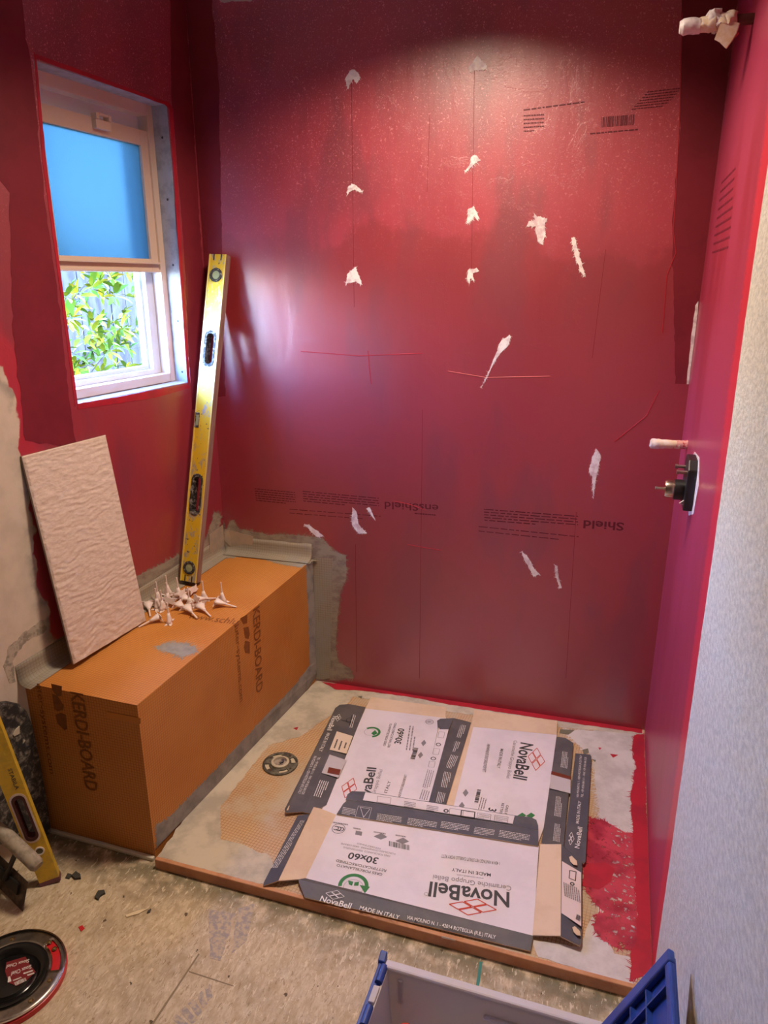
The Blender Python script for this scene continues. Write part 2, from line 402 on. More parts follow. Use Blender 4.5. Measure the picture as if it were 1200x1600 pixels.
for px in ([(325, 1420), (368, 1428), (345, 1502), (328, 1498)], [(372, 1420), (398, 1412), (385, 1470), (362, 1490)]):
    smear('stamp_mark', px, PF, M_stamp, fl, .003)
for k in range(5): smear('stamp_mark', [(268 + k * 13, 1592 - k * 12), (276 + k * 13, 1585 - k * 12), (300 + k * 8, 1605 - k * 12), (292 + k * 8, 1612 - k * 12)], PF, M_stamp, fl, .002)
flat('board_joint', [(236, 1601), (310, 1490), (312, 1491), (239, 1602)], PF, M_seam, fl)
flat('board_joint', [(295, 1517), (365, 1540), (365, 1541.5), (295, 1519)], PF, M_seam, fl)
smear('chalk_line', [(749, 1503), (754, 1503), (748, 1545), (743, 1545)], PF, mk('teal_chalk', c(70, 132, 124), .9), fl, .001)

wb = structure('wall_back', MB().prism([BP(-.148, 0), BP(1.72, 0), BP(1.72, CEIL), BP(-.148, CEIL)], WB.n * -.12), M_back, 'red painted back wall of the shower')
wr = structure('wall_right', MB().prism([(.201, YR, 0), (.201, 2.45, 0), (.201, 2.45, CEIL), (.201, YR, CEIL)], (.12, 0, 0)), M_right, 'side wall painted red in the shower and white outside it')
U0, U1, Z0, Z1 = .318, .832, 1.215, 2.073                # window opening along the left wall
UA, UB = -3.3, cornL.length and (cornL - LO).length + .12
def wl_piece(mb, a, b, z0, z1): mb.prism([LP(a, z0), LP(b, z0), LP(b, z1), LP(a, z1)], LN * .15)
mb = MB(); wl_piece(mb, UA, U0, 0, CEIL); wl_piece(mb, U1, UB, 0, CEIL); wl_piece(mb, U0, U1, 0, Z0); wl_piece(mb, U0, U1, Z1, CEIL)
wl = structure('wall_left', mb, M_left, 'dark red painted wall with the window, bare plaster at its edge')
structure('wall_rear', MB().prism([(-1.86, YR, 0), (.32, YR, 0), (.32, YR, CEIL), (-1.86, YR, CEIL)], (0, -.1, 0)), M_plain, 'plain plaster wall behind the viewer')
structure('ceiling', MB().prism([LP(-3.3, CEIL, .15), (.32, YR - .1, CEIL), (.32, 2.5, CEIL), BP(-.15, CEIL, -.12)], (0, 0, .1)), M_plain, 'white plaster ceiling')

# darker single-coat bands in the corners
WB1, WL1, WR1 = WB, WL, WR
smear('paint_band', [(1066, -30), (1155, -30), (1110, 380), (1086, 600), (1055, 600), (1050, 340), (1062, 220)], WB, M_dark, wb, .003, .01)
smear('paint_band', [(289, -10), (330, -10), (342, 130), (347, 400), (352, 620), (330, 620), (303, 200)], WB, M_dark, wb, .004, .01)
smear('paint_band', [(266, -10), (289, -10), (314, 383), (334, 640), (300, 640), (287, 380), (268, 150)], WL, M_dark, wl, .004, .01)
smear('paint_band', [(-30, -40), (30, -40), (40, 60), (52, 120), (70, 320), (85, 420), (110, 640), (120, 700), (40, 690), (20, 520), (14, 300), (-30, 250)], WL, M_dark, wl, .006, .02)
smear('bare_patch', [(336, -6), (400, -8), (392, 3), (365, 2), (345, 4)], WB, M_plain, wb, .004)
# bright strip round the window opening
for px in ([(55, 84), (262, 160), (268, 166), (266, 172), (258, 164), (57, 92)], [(121, 631), (294, 601), (297, 606), (240, 622), (121, 640)],
           [(52, 80), (56, 88), (72, 250), (100, 470), (121, 630), (117, 636), (96, 470), (66, 250)], [(264, 164), (270, 170), (284, 400), (297, 598), (293, 602), (279, 400)]):
    smear('edge_paint', px, WL, M_bright, wl, .0015, .01, .0009)
# white filler smears on the back wall
Z3 = lambda pts: [(500 + x / 3, 60 + y / 3) for x, y in pts]
for px in (Z3([(120, 190), (140, 150), (165, 150), (188, 185), (172, 212), (152, 188), (130, 238)]), Z3([(702, 160), (695, 140), (740, 85), (782, 130), (770, 147), (720, 150)]),
           Z3([(705, 590), (710, 555), (730, 545), (750, 570), (725, 590), (678, 630)]), Z3([(125, 740), (130, 695), (160, 683), (202, 716), (185, 718), (160, 706), (140, 716)]),
           Z3([(685, 865), (700, 800), (720, 790), (746, 840), (735, 852), (720, 830), (705, 860)]), Z3([(120, 1150), (130, 1105), (165, 1070), (185, 1120), (200, 1155), (170, 1140), (150, 1145), (135, 1142)]),
           Z3([(690, 1130), (695, 1085), (735, 1075), (742, 1090), (716, 1100), (722, 1145), (706, 1115), (700, 1152)]), Z3([(970, 882), (975, 860), (1008, 852), (1005, 820), (1018, 832), (1066, 846), (1050, 870), (1055, 930), (1040, 966), (1020, 950), (1010, 880)]),
           [(783, 532), (797, 524), (796, 538), (778, 556), (752, 605), (768, 572)], [(931, 700), (939, 712), (930, 750), (927, 778), (925, 745), (920, 733)], [(551, 794), (556, 799), (559, 818), (573, 833), (560, 834), (550, 820)],
           [(573, 795), (578, 793), (586, 813)], [(475, 820), (483, 820), (506, 838), (495, 838)], [(815, 862), (824, 868), (832, 885), (843, 897), (834, 901), (822, 880)], [(893, 372), (897, 370), (905, 398), (914, 432), (906, 424), (898, 400)], [(866, 882), (870, 884), (877, 919), (874, 919)]):
    smear('filler_smear', px, WB, M_spackle, wb, .003, .003, .0015, .002, (.011, .0016, 1), Vector((0, 0, -1)))
smear('filler_smear', [(1086, 478), (1091, 470), (1086, 540), (1078, 600), (1073, 600), (1078, 545)], WB, M_spackle, wb, .002, .006, .0015, .002)
# membrane ridges and board joints
M_ridge = mk('thick_red_paint_ridge', c(168, 34, 48), .4, obj=False)
for pts in ([(575, 548), (577, 575), (580, 600)], [(637, 851), (665, 856), (690, 860)], [(615, 783), (640, 788), (665, 797)], [(1066, 20), (1062, 180), (1056, 300), (1052, 360), (1056, 395), (1042, 430), (1035, 520)], [(470, 549), (560, 556), (660, 552)], [(960, 690), (1010, 650), (1030, 610)], [(700, 580), (760, 590), (860, 588)]):
    MB().tube([WB(*p) for p in pts], .0016, 5).build('paint_ridge', M_ridge, wb)
M_crack = mk('fine_dark_joint', c(128, 40, 54), .6)
for a, b in (((549, 130), (553, 480)), ((741, 110), (736, 440)), ((946, 390), (925, 560)), ((671, 180), (667, 300)), ((900, 800), (884, 1060)), ((660, 640), (655, 1060)), ((555, 850), (557, 1050))):
    flat('board_joint', [(a[0], a[1]), (a[0] + .7, a[1]), (b[0] + .7, b[1]), b], WB, M_crack, wb)
# maker's print on the boards (upside down, as the boards were hung)
text('ensShield', (685, 789), (601, 784), (685, 800), WB, M_print, wb, .008)
text('Shield', (975, 817), (912, 813), (975, 829), WB, M_print, wb, .02)
greek((648, 801), (684, 804), (648, 803), 1, WB, M_print, wb, 1, 2)
for a, b, e, r_ in (((398, 763), (461, 769), (400, 781), 6), ((473, 767), (592, 778), (474, 782), 5), ((452, 795), (595, 806), (452, 801), 2), ((756, 795), (903, 806), (757, 812), 5), ((748, 822), (904, 838), (748, 829), 2)):
    greek(a, b, e, r_, WB, M_print, wb, .32 if r_ > 2 else .16, r_ * 3)
for a, b, e, r_ in (((818, 171), (930, 156), (818, 171), 1), ((818, 180), (850, 178), (818, 204), 5), ((1012, 143), (1066, 137), (988, 170), 7), ((922, 208), (1010, 200), (922, 208), 1)):
    greek(a, b, (e[0], e[1] + (2 if r_ == 1 else 0)), r_, WB, M_print, wb, .35, r_ * 5 + 1)
bars((939, 199), (991, 195), (940, 183), WB, M_print, wb)
mb = MB(); A_ = WR(1113, 396)
for k in range(9):
    y_ = 0
    while y_ < .34 - .01 * k: wd_ = random.uniform(.01, .04); mb.face([A_ + Vector((-.0007, -y_, .021 * k)), A_ + Vector((-.0007, -y_ - wd_, .021 * k)), A_ + Vector((-.0007, -y_ - wd_, .021 * k + .005)), A_ + Vector((-.0007, -y_, .021 * k + .005))]); y_ += wd_ + .008
o = mb.build('fine_print', mk('faint_print', c(128, 38, 62), .5), wr); o['kind'] = 'stuff'
# grey thinset dragged over the wall behind the bench
smear('thinset_smear', [(330, 838), (345, 812), (352, 832), (362, 812), (372, 826), (420, 836), (470, 836), (505, 842), (520, 862), (540, 868), (541, 905), (530, 925), (524, 1010), (528, 1035), (548, 1046), (552, 1060), (520, 1062), (497, 1060), (492, 880), (330, 870)], WB, M_thin4, wb, .004, .006, rag=(.022, .002, 3))
smear('thinset_smear', [(335, 800), (346, 805), (334, 862), (280, 885), (225, 922), (205, 925), (205, 905), (260, 878), (318, 850), (328, 825)], WL, M_thin4, wl, .005, .007, rag=(.022, .002, 3))
smear('thinset_smear', [(70, 968), (40, 985), (14, 1010), (5, 1040), (14, 1068), (24, 1064), (20, 1030), (40, 1003), (72, 985)], WL, mk('smudged_dark_thinset', c(138, 132, 120), .9, 0, c(176, 166, 150), 60, lo=.4, hi=.55), wl, .007, .004)
smear('paint_splash', [(505, 1068), (560, 1073), (640, 1083), (700, 1096), (770, 1103), (860, 1118), (1003, 1137), (1003, 1143), (860, 1126), (700, 1104), (560, 1082), (520, 1078)], FL(ZP), M_bright, None, .004, .008, .0012) if False else None
# narrow brown gap at the foot of the white wall
MB().prism([WR(1080, 1522), WR(1087, 1600), WR(1089, 1640), WR(1071, 1640), WR(1073, 1600)], WR.n * .001).build('wall_gap', mk('bare_brown_wood', c(146, 126, 104), .9, 0, c(112, 96, 78), 40), wr)

# ------------------------------------------------------------------ window
M_vin = mk('almond_vinyl', c(212, 192, 176), .4, bump=.03); M_vin2 = mk('white_vinyl', c(214, 216, 220), .4)
M_rev = mk('grey_primed_reveal', c(172, 174, 178), .8, 0, c(150, 152, 156), 30, bump=.3, bscale=120, obj=False)
def clear_glass():
    q = NT('clear_glass'); t = q.n('ShaderNodeBsdfTransparent'); t.inputs[0].default_value = (.93, .96, .98, 1)
    g = q.n('ShaderNodeBsdfGlossy'); g.inputs['Roughness'].default_value = .02
    lw = q.n('ShaderNodeFresnel'); lw.inputs[0].default_value = 1.35
    bf = q.n('ShaderNodeNewGeometry').outputs['Backfacing']; ff = q.math('MULTIPLY', lw.outputs[0], q.math('SUBTRACT', 1.0, bf))
    mx = q.n('ShaderNodeMixShader'); q.l(ff, mx.inputs[0]); q.l(t.outputs[0], mx.inputs[1]); q.l(g.outputs[0], mx.inputs[2]); q.l(mx.outputs[0], q.out.inputs[0]); return q.m
def frosted():
    q = NT('frosted_glass'); t = q.n('ShaderNodeBsdfTranslucent'); t.inputs[0].default_value = (.090, .135, .155, 1)
    r = q.n('ShaderNodeBsdfRefraction'); r.inputs['Color'].default_value = (.090, .135, .155, 1); r.inputs['Roughness'].default_value = .45; r.inputs['IOR'].default_value = 1.2
    n = q.noise(420, 2, None); b = q.n('ShaderNodeBump'); b.inputs['Strength'].default_value = .5; b.inputs['Distance'].default_value = .001; q.l(n, b.inputs['Height']); q.l(b.outputs[0], t.inputs['Normal']); q.l(b.outputs[0], r.inputs['Normal'])
    mx = q.n('ShaderNodeMixShader'); mx.inputs[0].default_value = .5; q.l(t.outputs[0], mx.inputs[1]); q.l(r.outputs[0], mx.inputs[2]); q.l(mx.outputs[0], q.out.inputs[0]); return q.m
win = thing('window_1', 'raised sash window with a frosted pane over a clear one', None, loc=LP((U0 + U1) / 2, Z0, .07), kind='structure')
def lbox(mb, u0, u1, z0, z1, d0, d1): return mb.prism([LP(u0, z0, d0), LP(u1, z0, d0), LP(u1, z1, d0), LP(u0, z1, d0)], LN * (d1 - d0))
def lframe(name, u0, u1, z0, z1, d0, d1, wl_, wr_, wb_, wt_, mat, parent, bevel=.0015):
    for a in ((u0, u0 + wl_, z0, z1), (u1 - wr_, u1, z0, z1), (u0 + wl_, u1 - wr_, z0, z0 + wb_), (u0 + wl_, u1 - wr_, z1 - wt_, z1)):
        mb = MB(); lbox(mb, *a, d0, d1); mb.build(name, mat, parent, bevel=bevel)
mb = MB(); e = .002
for a in ((U0 - .0, U0 + e, Z0, Z1), (U1 - e, U1, Z0, Z1), (U0, U1, Z0, Z0 + e), (U0, U1, Z1 - e, Z1)): lbox(mb, *a, .004, .062)
mb.build('window_reveal', M_rev, win)
for u, z in ((U1 - e, 1.98), (U1 - e, 1.80), (U1 - e, 1.60), (U1 - e, 1.42), (U1 - e, 1.25)):
    MB().lathe([(0, .0015), (.003, .0015), (.004, 0)], Matrix.Translation(LP(u, z, .03)) @ (-LU).to_track_quat('Z', 'Y').to_matrix().to_4x4(), 10).build('screw_head', M_ink, win)
lframe('window_frame', U0, U1, Z0 + .004, Z1, .062, .115, .05, .026, .028, .034, M_vin, win)
lframe('outer_track', U0 + .05, U1 - .026, Z0 + .032, Z1 - .034, .100, .145, .02, .036, .016, .010, M_vin2, win)
lframe('inner_track', U0 + .07, U1 - .062, Z0 + .048, Z1 - .044, .118, .14, .012, .010, .012, .03, M_vin2, win)
lbox(MB(), U0 + .05, U1 - .04, 1.985, Z1 - .02, .099, .106).build('upper_rail', M_vin2, win)
sash = MB(); lbox(sash, U0 + .045, U1 - .026, 1.990, 1.996, .07, .095); sash = sash.build('sash', M_vin, win)
lframe('sash_rail', U0 + .045, U1 - .024, 1.576, 1.992, .070, .096, .026, .034, .042, .040, M_vin, sash)
for z0_, z1_ in ((1.602, 1.608), (1.577, 1.584)): lbox(MB(), U0 + .05, U1 - .030, z0_, z1_, .056, .071).build('finger_lip', M_vin, sash, bevel=.001)
lbox(MB(), U0 + .07, U1 - .056, 1.616, 1.954, .080, .085).build('frosted_pane', frosted(), sash)
lt_ = MB(); lbox(lt_, .572, .632, 1.966, 1.990, .054, .072); lbox(lt_, .572, .583, 1.9901, 2.006, .050, .072); lbox(lt_, .621, .632, 1.9901, 2.006, .050, .072); lbox(lt_, .583, .621, 2.000, 2.006, .050, .060)
lt_.build('sash_latch', M_vin, sash, bevel=.0015)
lbox(MB(), U0 + .08, U1 - .072, Z0 + .058, 1.60, .126, .130).build('clear_pane', clear_glass(), win)

# ================================================================== outside
M_fence = mk('weathered_fence_wood', c(66, 62, 60), .9, 0, c(50, 47, 46), 6, spec=0, stretch=(3, 3, .6), bump=.3, bscale=20, obj=False)
structure('ground_outside', MB().prism([LP(-5, -.45, .16), LP(16, -.45, .16), LP(16, -.45, 20), LP(-5, -.45, 20)], (0, 0, -.05)), mk('bare_garden_soil', c(120, 104, 84), .95, 0, c(90, 96, 60), 4, obj=False), 'bare garden soil outside the window')
fence = thing('garden_fence', 'weathered grey board fence behind the shrub outside the window', 'fence', loc=LP(1.4, -.45, 2.3))
for k in range(66):
    u = -.6 + k * .15; mb = MB(); lbox(mb, u, u + .143, -.44, 1.62 + random.uniform(-.01, .01), 2.3 + random.uniform(0, .012), 2.325); mb.build('fence_board', M_fence, fence)
for z in (.2, 1.25): mb = MB(); lbox(mb, -.6, 9.3, z, z + .09, 2.325, 2.365); mb.build('fence_rail', M_fence, fence)
shr = thing('leafy_shrub', 'leafy green and yellow shrub outside the window', 'shrub', loc=LP(1.35, -.45, 1.35))
M_leaf = [mk('leaf_green', c(62, 82, 18), .6, 0, c(46, 68, 14), 30, spec=.03), mk('leaf_yellow_green', c(96, 100, 22), .6, 0, c(74, 88, 18), 30, spec=.03), mk('leaf_yellow', c(132, 116, 28), .6, 0, c(104, 100, 22), 30, spec=.03)]
for q in M_leaf:
    b = q.node_tree.nodes['Principled BSDF']; b.inputs['Subsurface Weight'].default_value = 0
def leaf_mesh(mat):
    n = 6; vs = []; fs = []
    for i in range(n + 1):
        t = i / n; wd = .36 * sin(pi * min(1, t * .92 + .04)) ** .8 * (1.05 - .25 * t); zz = .12 * sin(t * 2.6)
        vs += [(-wd / 2, t, zz + .06 * wd), (0, t, zz), (wd / 2, t, zz + .06 * wd)]
    for i in range(n):
        for j in (0, 1): fs.append((3 * i + j, 3 * i + j + 1, 3 * i + j + 4, 3 * i + j + 3))
    me = bpy.data.meshes.new('leaf'); me.from_pydata(vs, [], fs); me.materials.append(mat)
    for p in me.polygons: p.use_smooth = True
    return me
leafs = [leaf_mesh(q) for q in M_leaf]
shp = Pl(LP(0, 0, 1.1), LN)
M_bark = mk('grey_bark', c(70, 64, 54), .9, spec=.03)
inv = wm(shr).inverted()
base = LP(1.45, -.45, 1.35); cnt = 0; tips = []
# clusters where the clear pane shows them
for k in range(46):
    px, py = random.uniform(86, 250), random.uniform(412, 608)
    if 172 < px < 222 and 425 < py < 490 and k % 4: continue
    if 165 < px < 215 and 560 < py < 600: continue
    tips.append(Pl(LP(0, 0, random.uniform(.95, 1.35)), LN)(px, py))
rr = random.Random(5)
for tp in tips:
    nl = rr.randint(6, 8)
    for j in range(nl):
        if cnt >= 298: break
        a = 2 * pi * j / nl + rr.uniform(-.3, .3); tilt = rr.uniform(-.25, .9)
        d = (WL.n * .35 + Vector((0, 0, 1)) * sin(a) * cos(tilt) + LU * cos(a) * cos(tilt) + WL.n * sin(tilt) * .7).normalized()
        s_ = rr.uniform(.05, .085); rot = d.to_track_quat('Y', 'Z').to_matrix().to_4x4() @ Matrix.Rotation(rr.uniform(-.9, .9), 4, 'Y')
        o = bpy.data.objects.new('leaf', leafs[rr.choices((0, 1, 2), (3.5, 5, 2.4))[0]]); COL.objects.link(o); o.parent = shr
        o.matrix_basis = inv @ Matrix.Translation(tp + d * .012) @ rot @ Matrix.Scale(s_, 4); cnt += 1
mbs = MB(); lm = leafs[1]; LV = [v.co.copy() for v in lm.vertices]; LFc = [tuple(p.vertices) for p in lm.polygons]
for k in range(330):
    tp = LP(rr.uniform(1.1, 3.3), rr.uniform(.3, 1.8), rr.uniform(1.15, 1.8))
    if .28 < noise.noise(tp * 3.1): continue
    hole = shp and False
    for j in range(7):
        a = 2 * pi * j / 7 + rr.uniform(-.3, .3); tilt = rr.uniform(-.2, .9)
        d = (WL.n * .35 + Vector((0, 0, 1)) * sin(a) * cos(tilt) + LU * cos(a) * cos(tilt) + WL.n * sin(tilt) * .7).normalized(); s_ = rr.uniform(.05, .085)
        X = Matrix.Translation(tp) @ d.to_track_quat('Y', 'Z').to_matrix().to_4x4() @ Matrix.Rotation(rr.uniform(-.9, .9), 4, 'Y') @ Matrix.Scale(s_, 4)
        mbs.add([X @ v for v in LV], LFc, rr.choices((0, 1, 2), (4, 5, 1.5))[0])
lmo = mbs.build('leaf_mass', M_leaf, shr, True, recalc=False); lmo['kind'] = 'stuff'
stems = [base + Vector((0, 0, .0)), base + Vector((.05, -.05, .5)), base + Vector((-.02, .05, 1.0)), base + Vector((0, 0, 1.7))]
MB().tube(stems, [.03, .026, .02, .012], 8).build('trunk', M_bark, shr, True)
for tp in tips[::3]:
    s0 = base + Vector((0, 0, max(.3, tp.z + .45 - .25)))
    MB().tube([s0, s0.lerp(tp, .5) + Vector((0, 0, -.04)), tp], [.006, .004, .0025], 5).build('branch', M_bark, shr, True)

# ================================================================== shower tray
frontL, frontR = G(243, 1357, 0), G(975, 1557, 0)
fd = (frontR - frontL).normalized(); frontR = frontL + fd * ((.2005 - frontL.x) / fd.x)
bnA, bnB = G(243, 1342, 0), at_xy(G(495, 1062, ZP), 0)   # bench foot line
WF = vplane(bnA, bnB, Vector((0, 1.6, 0)))               # bench long face
tray = thing('shower_tray', 'gridded foam shower tray smeared with thinset and red paint', 'shower tray', loc=at_xy((frontL + frontR) / 2, 0))
inn = fd.cross(Vector((0, 0, 1))) * -1
e1 = frontL + inn * .012; e2 = frontR + inn * .012
bb = BP(0, 0); 
tb = [at_xy(e1, .0), at_xy(e2, .0), at_xy(cornR + Vector((-.0005, -.0005, 0)), 0), at_xy(bnB, 0)]
MB().prism(tb, (0, 0, ZP)).build('tray_body', M_tray, tray)
MB().prism([at_xy(p, 0) for p in (frontL, frontR, e2, e1)], (0, 0, ZP + .002)).build('edge_strip', M_foam, tray, bevel=.002)
PT = FL(ZP); STOPS.append(WF)
smear('thinset_smear', [(247, 1338), (300, 1262), (400, 1150), (498, 1062), (560, 1075), (540, 1105), (505, 1125), (470, 1150), (420, 1165), (395, 1195), (345, 1260), (345, 1310), (420, 1335), (440, 1375), (420, 1385), (330, 1362)], PT, M_thin2, tray, .006, .01)
smear('thinset_smear', [(498, 1062), (700, 1092), (1003, 1137), (1003, 1148), (860, 1135), (700, 1112), (560, 1090), (500, 1080)], PT, M_thin2, tray, .005, .01, .0008)
smear('sealer_film', [(880, 1140), (1000, 1145), (1003, 1300), (985, 1335), (960, 1320), (940, 1290), (925, 1180), (905, 1165)], PT, M_thin3, tray, .006, .01, rag=(.03, .003, 3))
smear('sealer_film', [(830, 1468), (905, 1480), (925, 1430), (960, 1490), (1012, 1500), (990, 1540), (840, 1495)], PT, M_thin3, tray, .003, .01)
smear('sealer_film', [(930, 1350), (945, 1340), (1000, 1340), (1008, 1480), (960, 1470), (935, 1430)], PT, M_thin3, tray, .006, .01, .0007)
def patchy(name, col, lo, hi, sc_=60):
    q = NT(name); t = q.n('ShaderNodeBsdfTransparent'); mx = q.n('ShaderNodeMixShader'); f = q.math('MAXIMUM', q.step(q.noise(sc_, 6, None, None, .7), lo, hi), q.step(q.noise(9, 3), .5, .62))
    q.fin(q.mix(q.step(q.noise(14, 4), .4, .6), col, c(150, 34, 56)), .45); q.l(f, mx.inputs[0]); q.l(t.outputs[0], mx.inputs[1]); q.l(q.b.outputs[0], mx.inputs[2]); q.l(mx.outputs[0], q.out.inputs[0]); return q.m
M_patch = patchy('patchy_red_paint', c(190, 64, 82), .36, .48)
smear('paint_smear', [(921, 1278), (940, 1282), (975, 1300), (990, 1300), (1000, 1335), (992, 1395), (1000, 1480), (975, 1485), (940, 1470), (928, 1450), (932, 1430), (945, 1425), (925, 1408), (915, 1390), (912, 1340)], PT, M_patch, tray, .006, .008, .0012, rag=(.018, .002, 3))
smear('paint_smear', [(916, 1350), (945, 1348), (960, 1358), (955, 1378), (935, 1390), (908, 1385)], PT, M_bright, tray, .004, .008, .0016)
smear('paint_smear', [(990, 1150), (1006, 1148), (1012, 1300), (1020, 1500), (1012, 1520), (985, 1535), (985, 1490), (996, 1460), (990, 1330), (986, 1240), (993, 1200), (988, 1170)], PT, M_bright, tray, .005, .008, .0014, rag=(.02, .002, 2))
smear('paint_smear', [(503, 1066), (560, 1072), (640, 1081), (700, 1092), (770, 1101), (860, 1117), (1003, 1137), (1003, 1146), (860, 1125), (760, 1110), (700, 1101), (640, 1089), (560, 1079), (525, 1078)], PT, M_bright, tray, .003, .008, .0013)
for px in ([(458, 1138), (466, 1136), (464, 1141)], [(953, 1178), (966, 1180), (958, 1184)], [(935, 1168), (940, 1169), (937, 1172)]): smear('paint_spot', px, PT, M_bright, tray, .001, .004, .0012)
for px in ([(910, 1172), (919, 1170), (920, 1176), (912, 1180)], [(559, 1088), (566, 1088), (565, 1092)], [(875, 1140), (898, 1141), (888, 1148), (874, 1146)], [(925, 1187), (931, 1188), (930, 1191)]): smear('dirt_spot', px, PT, mk('grey_green_dirt', c(112, 108, 92), .9), tray, .001, .004, .0014)
flat('dropped_clip', [(690, 1462), (712, 1468), (712, 1470), (690, 1465)], Pl(at_xy(frontL, .02), -inn), M_wink, tray, .001)

STOPS.remove(WF)
# drain
dc = G(438, 1193, ZP + .004)
dr = thing('floor_drain', 'round black shower drain flange with a pale cap set in the tray', 'drain', loc=at_xy(dc, ZP))
M_drain = mk('dirty_black_flange', c(62, 60, 56), .6, 0, c(108, 104, 92), 60, bump=.3, bscale=120)
def annulus(mb, r0, r1, z, holes, C0, n=72):
    rs = [r0, r0 + (r1 - r0) * .28, r0 + (r1 - r0) * .74, r1]
    vs = [C0 + Vector((r * cos(2 * pi * j / n), r * sin(2 * pi * j / n), z)) for r in rs for j in range(n)]
    fs = []
    for i in range(3):
        for j in range(n):
            if i == 1 and any(a <= j < b for a, b in holes): continue
            fs.append((i * n + j, i * n + (j + 1) % n, (i + 1) * n + (j + 1) % n, (i + 1) * n + j))
    return mb.add(vs, fs)
D0 = at_xy(dc, ZP)
annulus(MB(), .028, .058, .004, [(4, 12), (22, 30), (40, 48), (58, 66)], D0).build('flange_ring', M_drain, dr, True, solid=.004)
MB().lathe([(0, .0012), (.058, .0012)], Matrix.Translation(D0), 40).build('base_plate', mk('pale_mortar_below', c(196, 184, 160), .8), dr)
MB().lathe([(.030, .001), (.030, .012), (.027, .014), (.022, .014), (.021, .008)], Matrix.Translation(D0), 40).build('collar', mk('pale_plastic_collar', c(188, 178, 158), .5), dr, True)
MB().lathe([(0, .009), (.0215, .008)], Matrix.Translation(D0), 32).build('cap', mk('grey_plug', c(164, 154, 142), .5, 0, c(92, 80, 92), 40), dr)
MB().tube([D0 + Vector((.002, -.006, .011)), D0 + Vector((.008, .002, .012)), D0 + Vector((.006, .008, .011))], .004, 6).build('plug_tab', mk('dark_purple_tab', c(62, 52, 72), .5), dr)
for k in range(4):
    a = 2 * pi * (k / 4) + .22 * 0 + .05; MB().lathe([(0, .0085), (.003, .008), (.004, .0062)], Matrix.Translation(D0 + Vector((.046 * cos(a + 1.18), .046 * sin(a + 1.18), 0))), 8).build('screw', M_steel, dr)

# ================================================================== bench
ZN, ZF = .497, .548                                      # bench top, near end and back
def bz(p):                                               # height of the bench top at a place
    t = (Vector((p.x, p.y, 0)) - LO).dot(LU) / (cornL - LO).length
    return ZN + (ZF - ZN) * t
bA, bB, bC, bD = bnA.copy(), WB.P.copy(), cornL.copy(), LO.copy()
fdir = (bnB - bnA).normalized(); 
t_ = (bk1 - bnA).dot(WB.n) / fdir.dot(WB.n); bB = at_xy(bnA + fdir * t_, 0)
ins = lambda p: p
nrm_top = ((at_xy(bB, ZF) - at_xy(bA, ZN)).cross(at_xy(bD, ZN) - at_xy(bA, ZN))).normalized()
BT = Pl(at_xy(bA, ZN), nrm_top if nrm_top.z > 0 else -nrm_top)
BE = vplane(bA, bD, Vector((-1.2, .5, 0)))               # near end face
bench = thing('shower_bench', 'orange gridded foam board bench in the shower corner', 'bench', loc=at_xy((bA + bB + bC + bD) / 4, 0))
TH = .012; k_in = .001
qD, qC, qB, qA = bD + WL.n * k_in + LU * 0, bC + WL.n * k_in + WB.n * k_in, bB + WB.n * .0025, bA
def hz(p, dz=0): return Vector((p.x, p.y, BT.P.z + ((Vector((BT.P.x - p.x, BT.P.y - p.y, 0))).dot(Vector((BT.n.x, BT.n.y, 0)))) / BT.n.z + dz))
MB().prism([hz(p, -TH) for p in (qA, qB, qC, qD)], (0, 0, TH)).build('top_panel', M_orange, bench)
pz = lambda a, b: [at_xy(a, 0), at_xy(b, 0), hz(b, -TH), hz(a, -TH)]
MB().prism(pz(qA, qB), -WF.n * TH).build('front_panel', M_orange, bench)
MB().prism(pz(qA - WF.n * TH, qD), -BE.n * TH).build('end_panel', M_orange, bench)
STOPS.append(PT)                                          # bench films stop at the tray
# sealing bands, thinset, sealant
smear('sealing_band', [(498, 872), (470, 886), (440, 882), (395, 868), (355, 872), (320, 880), (290, 905), (240, 935), (205, 935), (205, 915), (262, 885), (330, 848), (400, 858), (492, 872)], BT, M_band, bench, .003, .008, rag=(.025, .002, 3))
smear('sealing_band', [(20, 1046), (60, 1057), (85, 1045), (110, 1035), (100, 1000), (40, 985), (22, 1015)], BT, M_band, bench, .003, .008)
smear('thinset_smear', [(245, 1012), (262, 1004), (290, 1006), (308, 1014), (300, 1022), (285, 1026), (270, 1020)], BT, M_thin, bench, .006, .005, .0005, rag=(.03, .002, 4))
smear('thinset_smear', [(478, 882), (492, 874), (500, 1050), (470, 1092), (320, 1262), (246, 1338), (243, 1290), (262, 1280), (330, 1210), (395, 1140), (460, 1072), (484, 1040), (482, 960)], WF, M_thin, bench, .004, .008, rag=(.02, .002, 2))
smear('tape_seam', [(244, 1338), (320, 1262), (480, 1082), (498, 1056), (499, 1062), (400, 1180), (300, 1288), (246, 1346)], WF, mk('mauve_band_edge', c(130, 116, 116), .7, 0, c(108, 98, 100), 20, obj=False), bench, .002, .01, .0012)
mb = MB(); mb.bar(at_xy(qD, .006) + BE.n * .006, at_xy(qA, .006) + BE.n * .006, BE.n * .006, Vector((0, 0, .006))); mb.build('sealant_bead', mk('white_sealant', c(206, 200, 186), .5), bench, bevel=.003)
mb = MB(); P_ = lambda u, z: LP(u, z, -.0015)
STOPS.remove(PT)
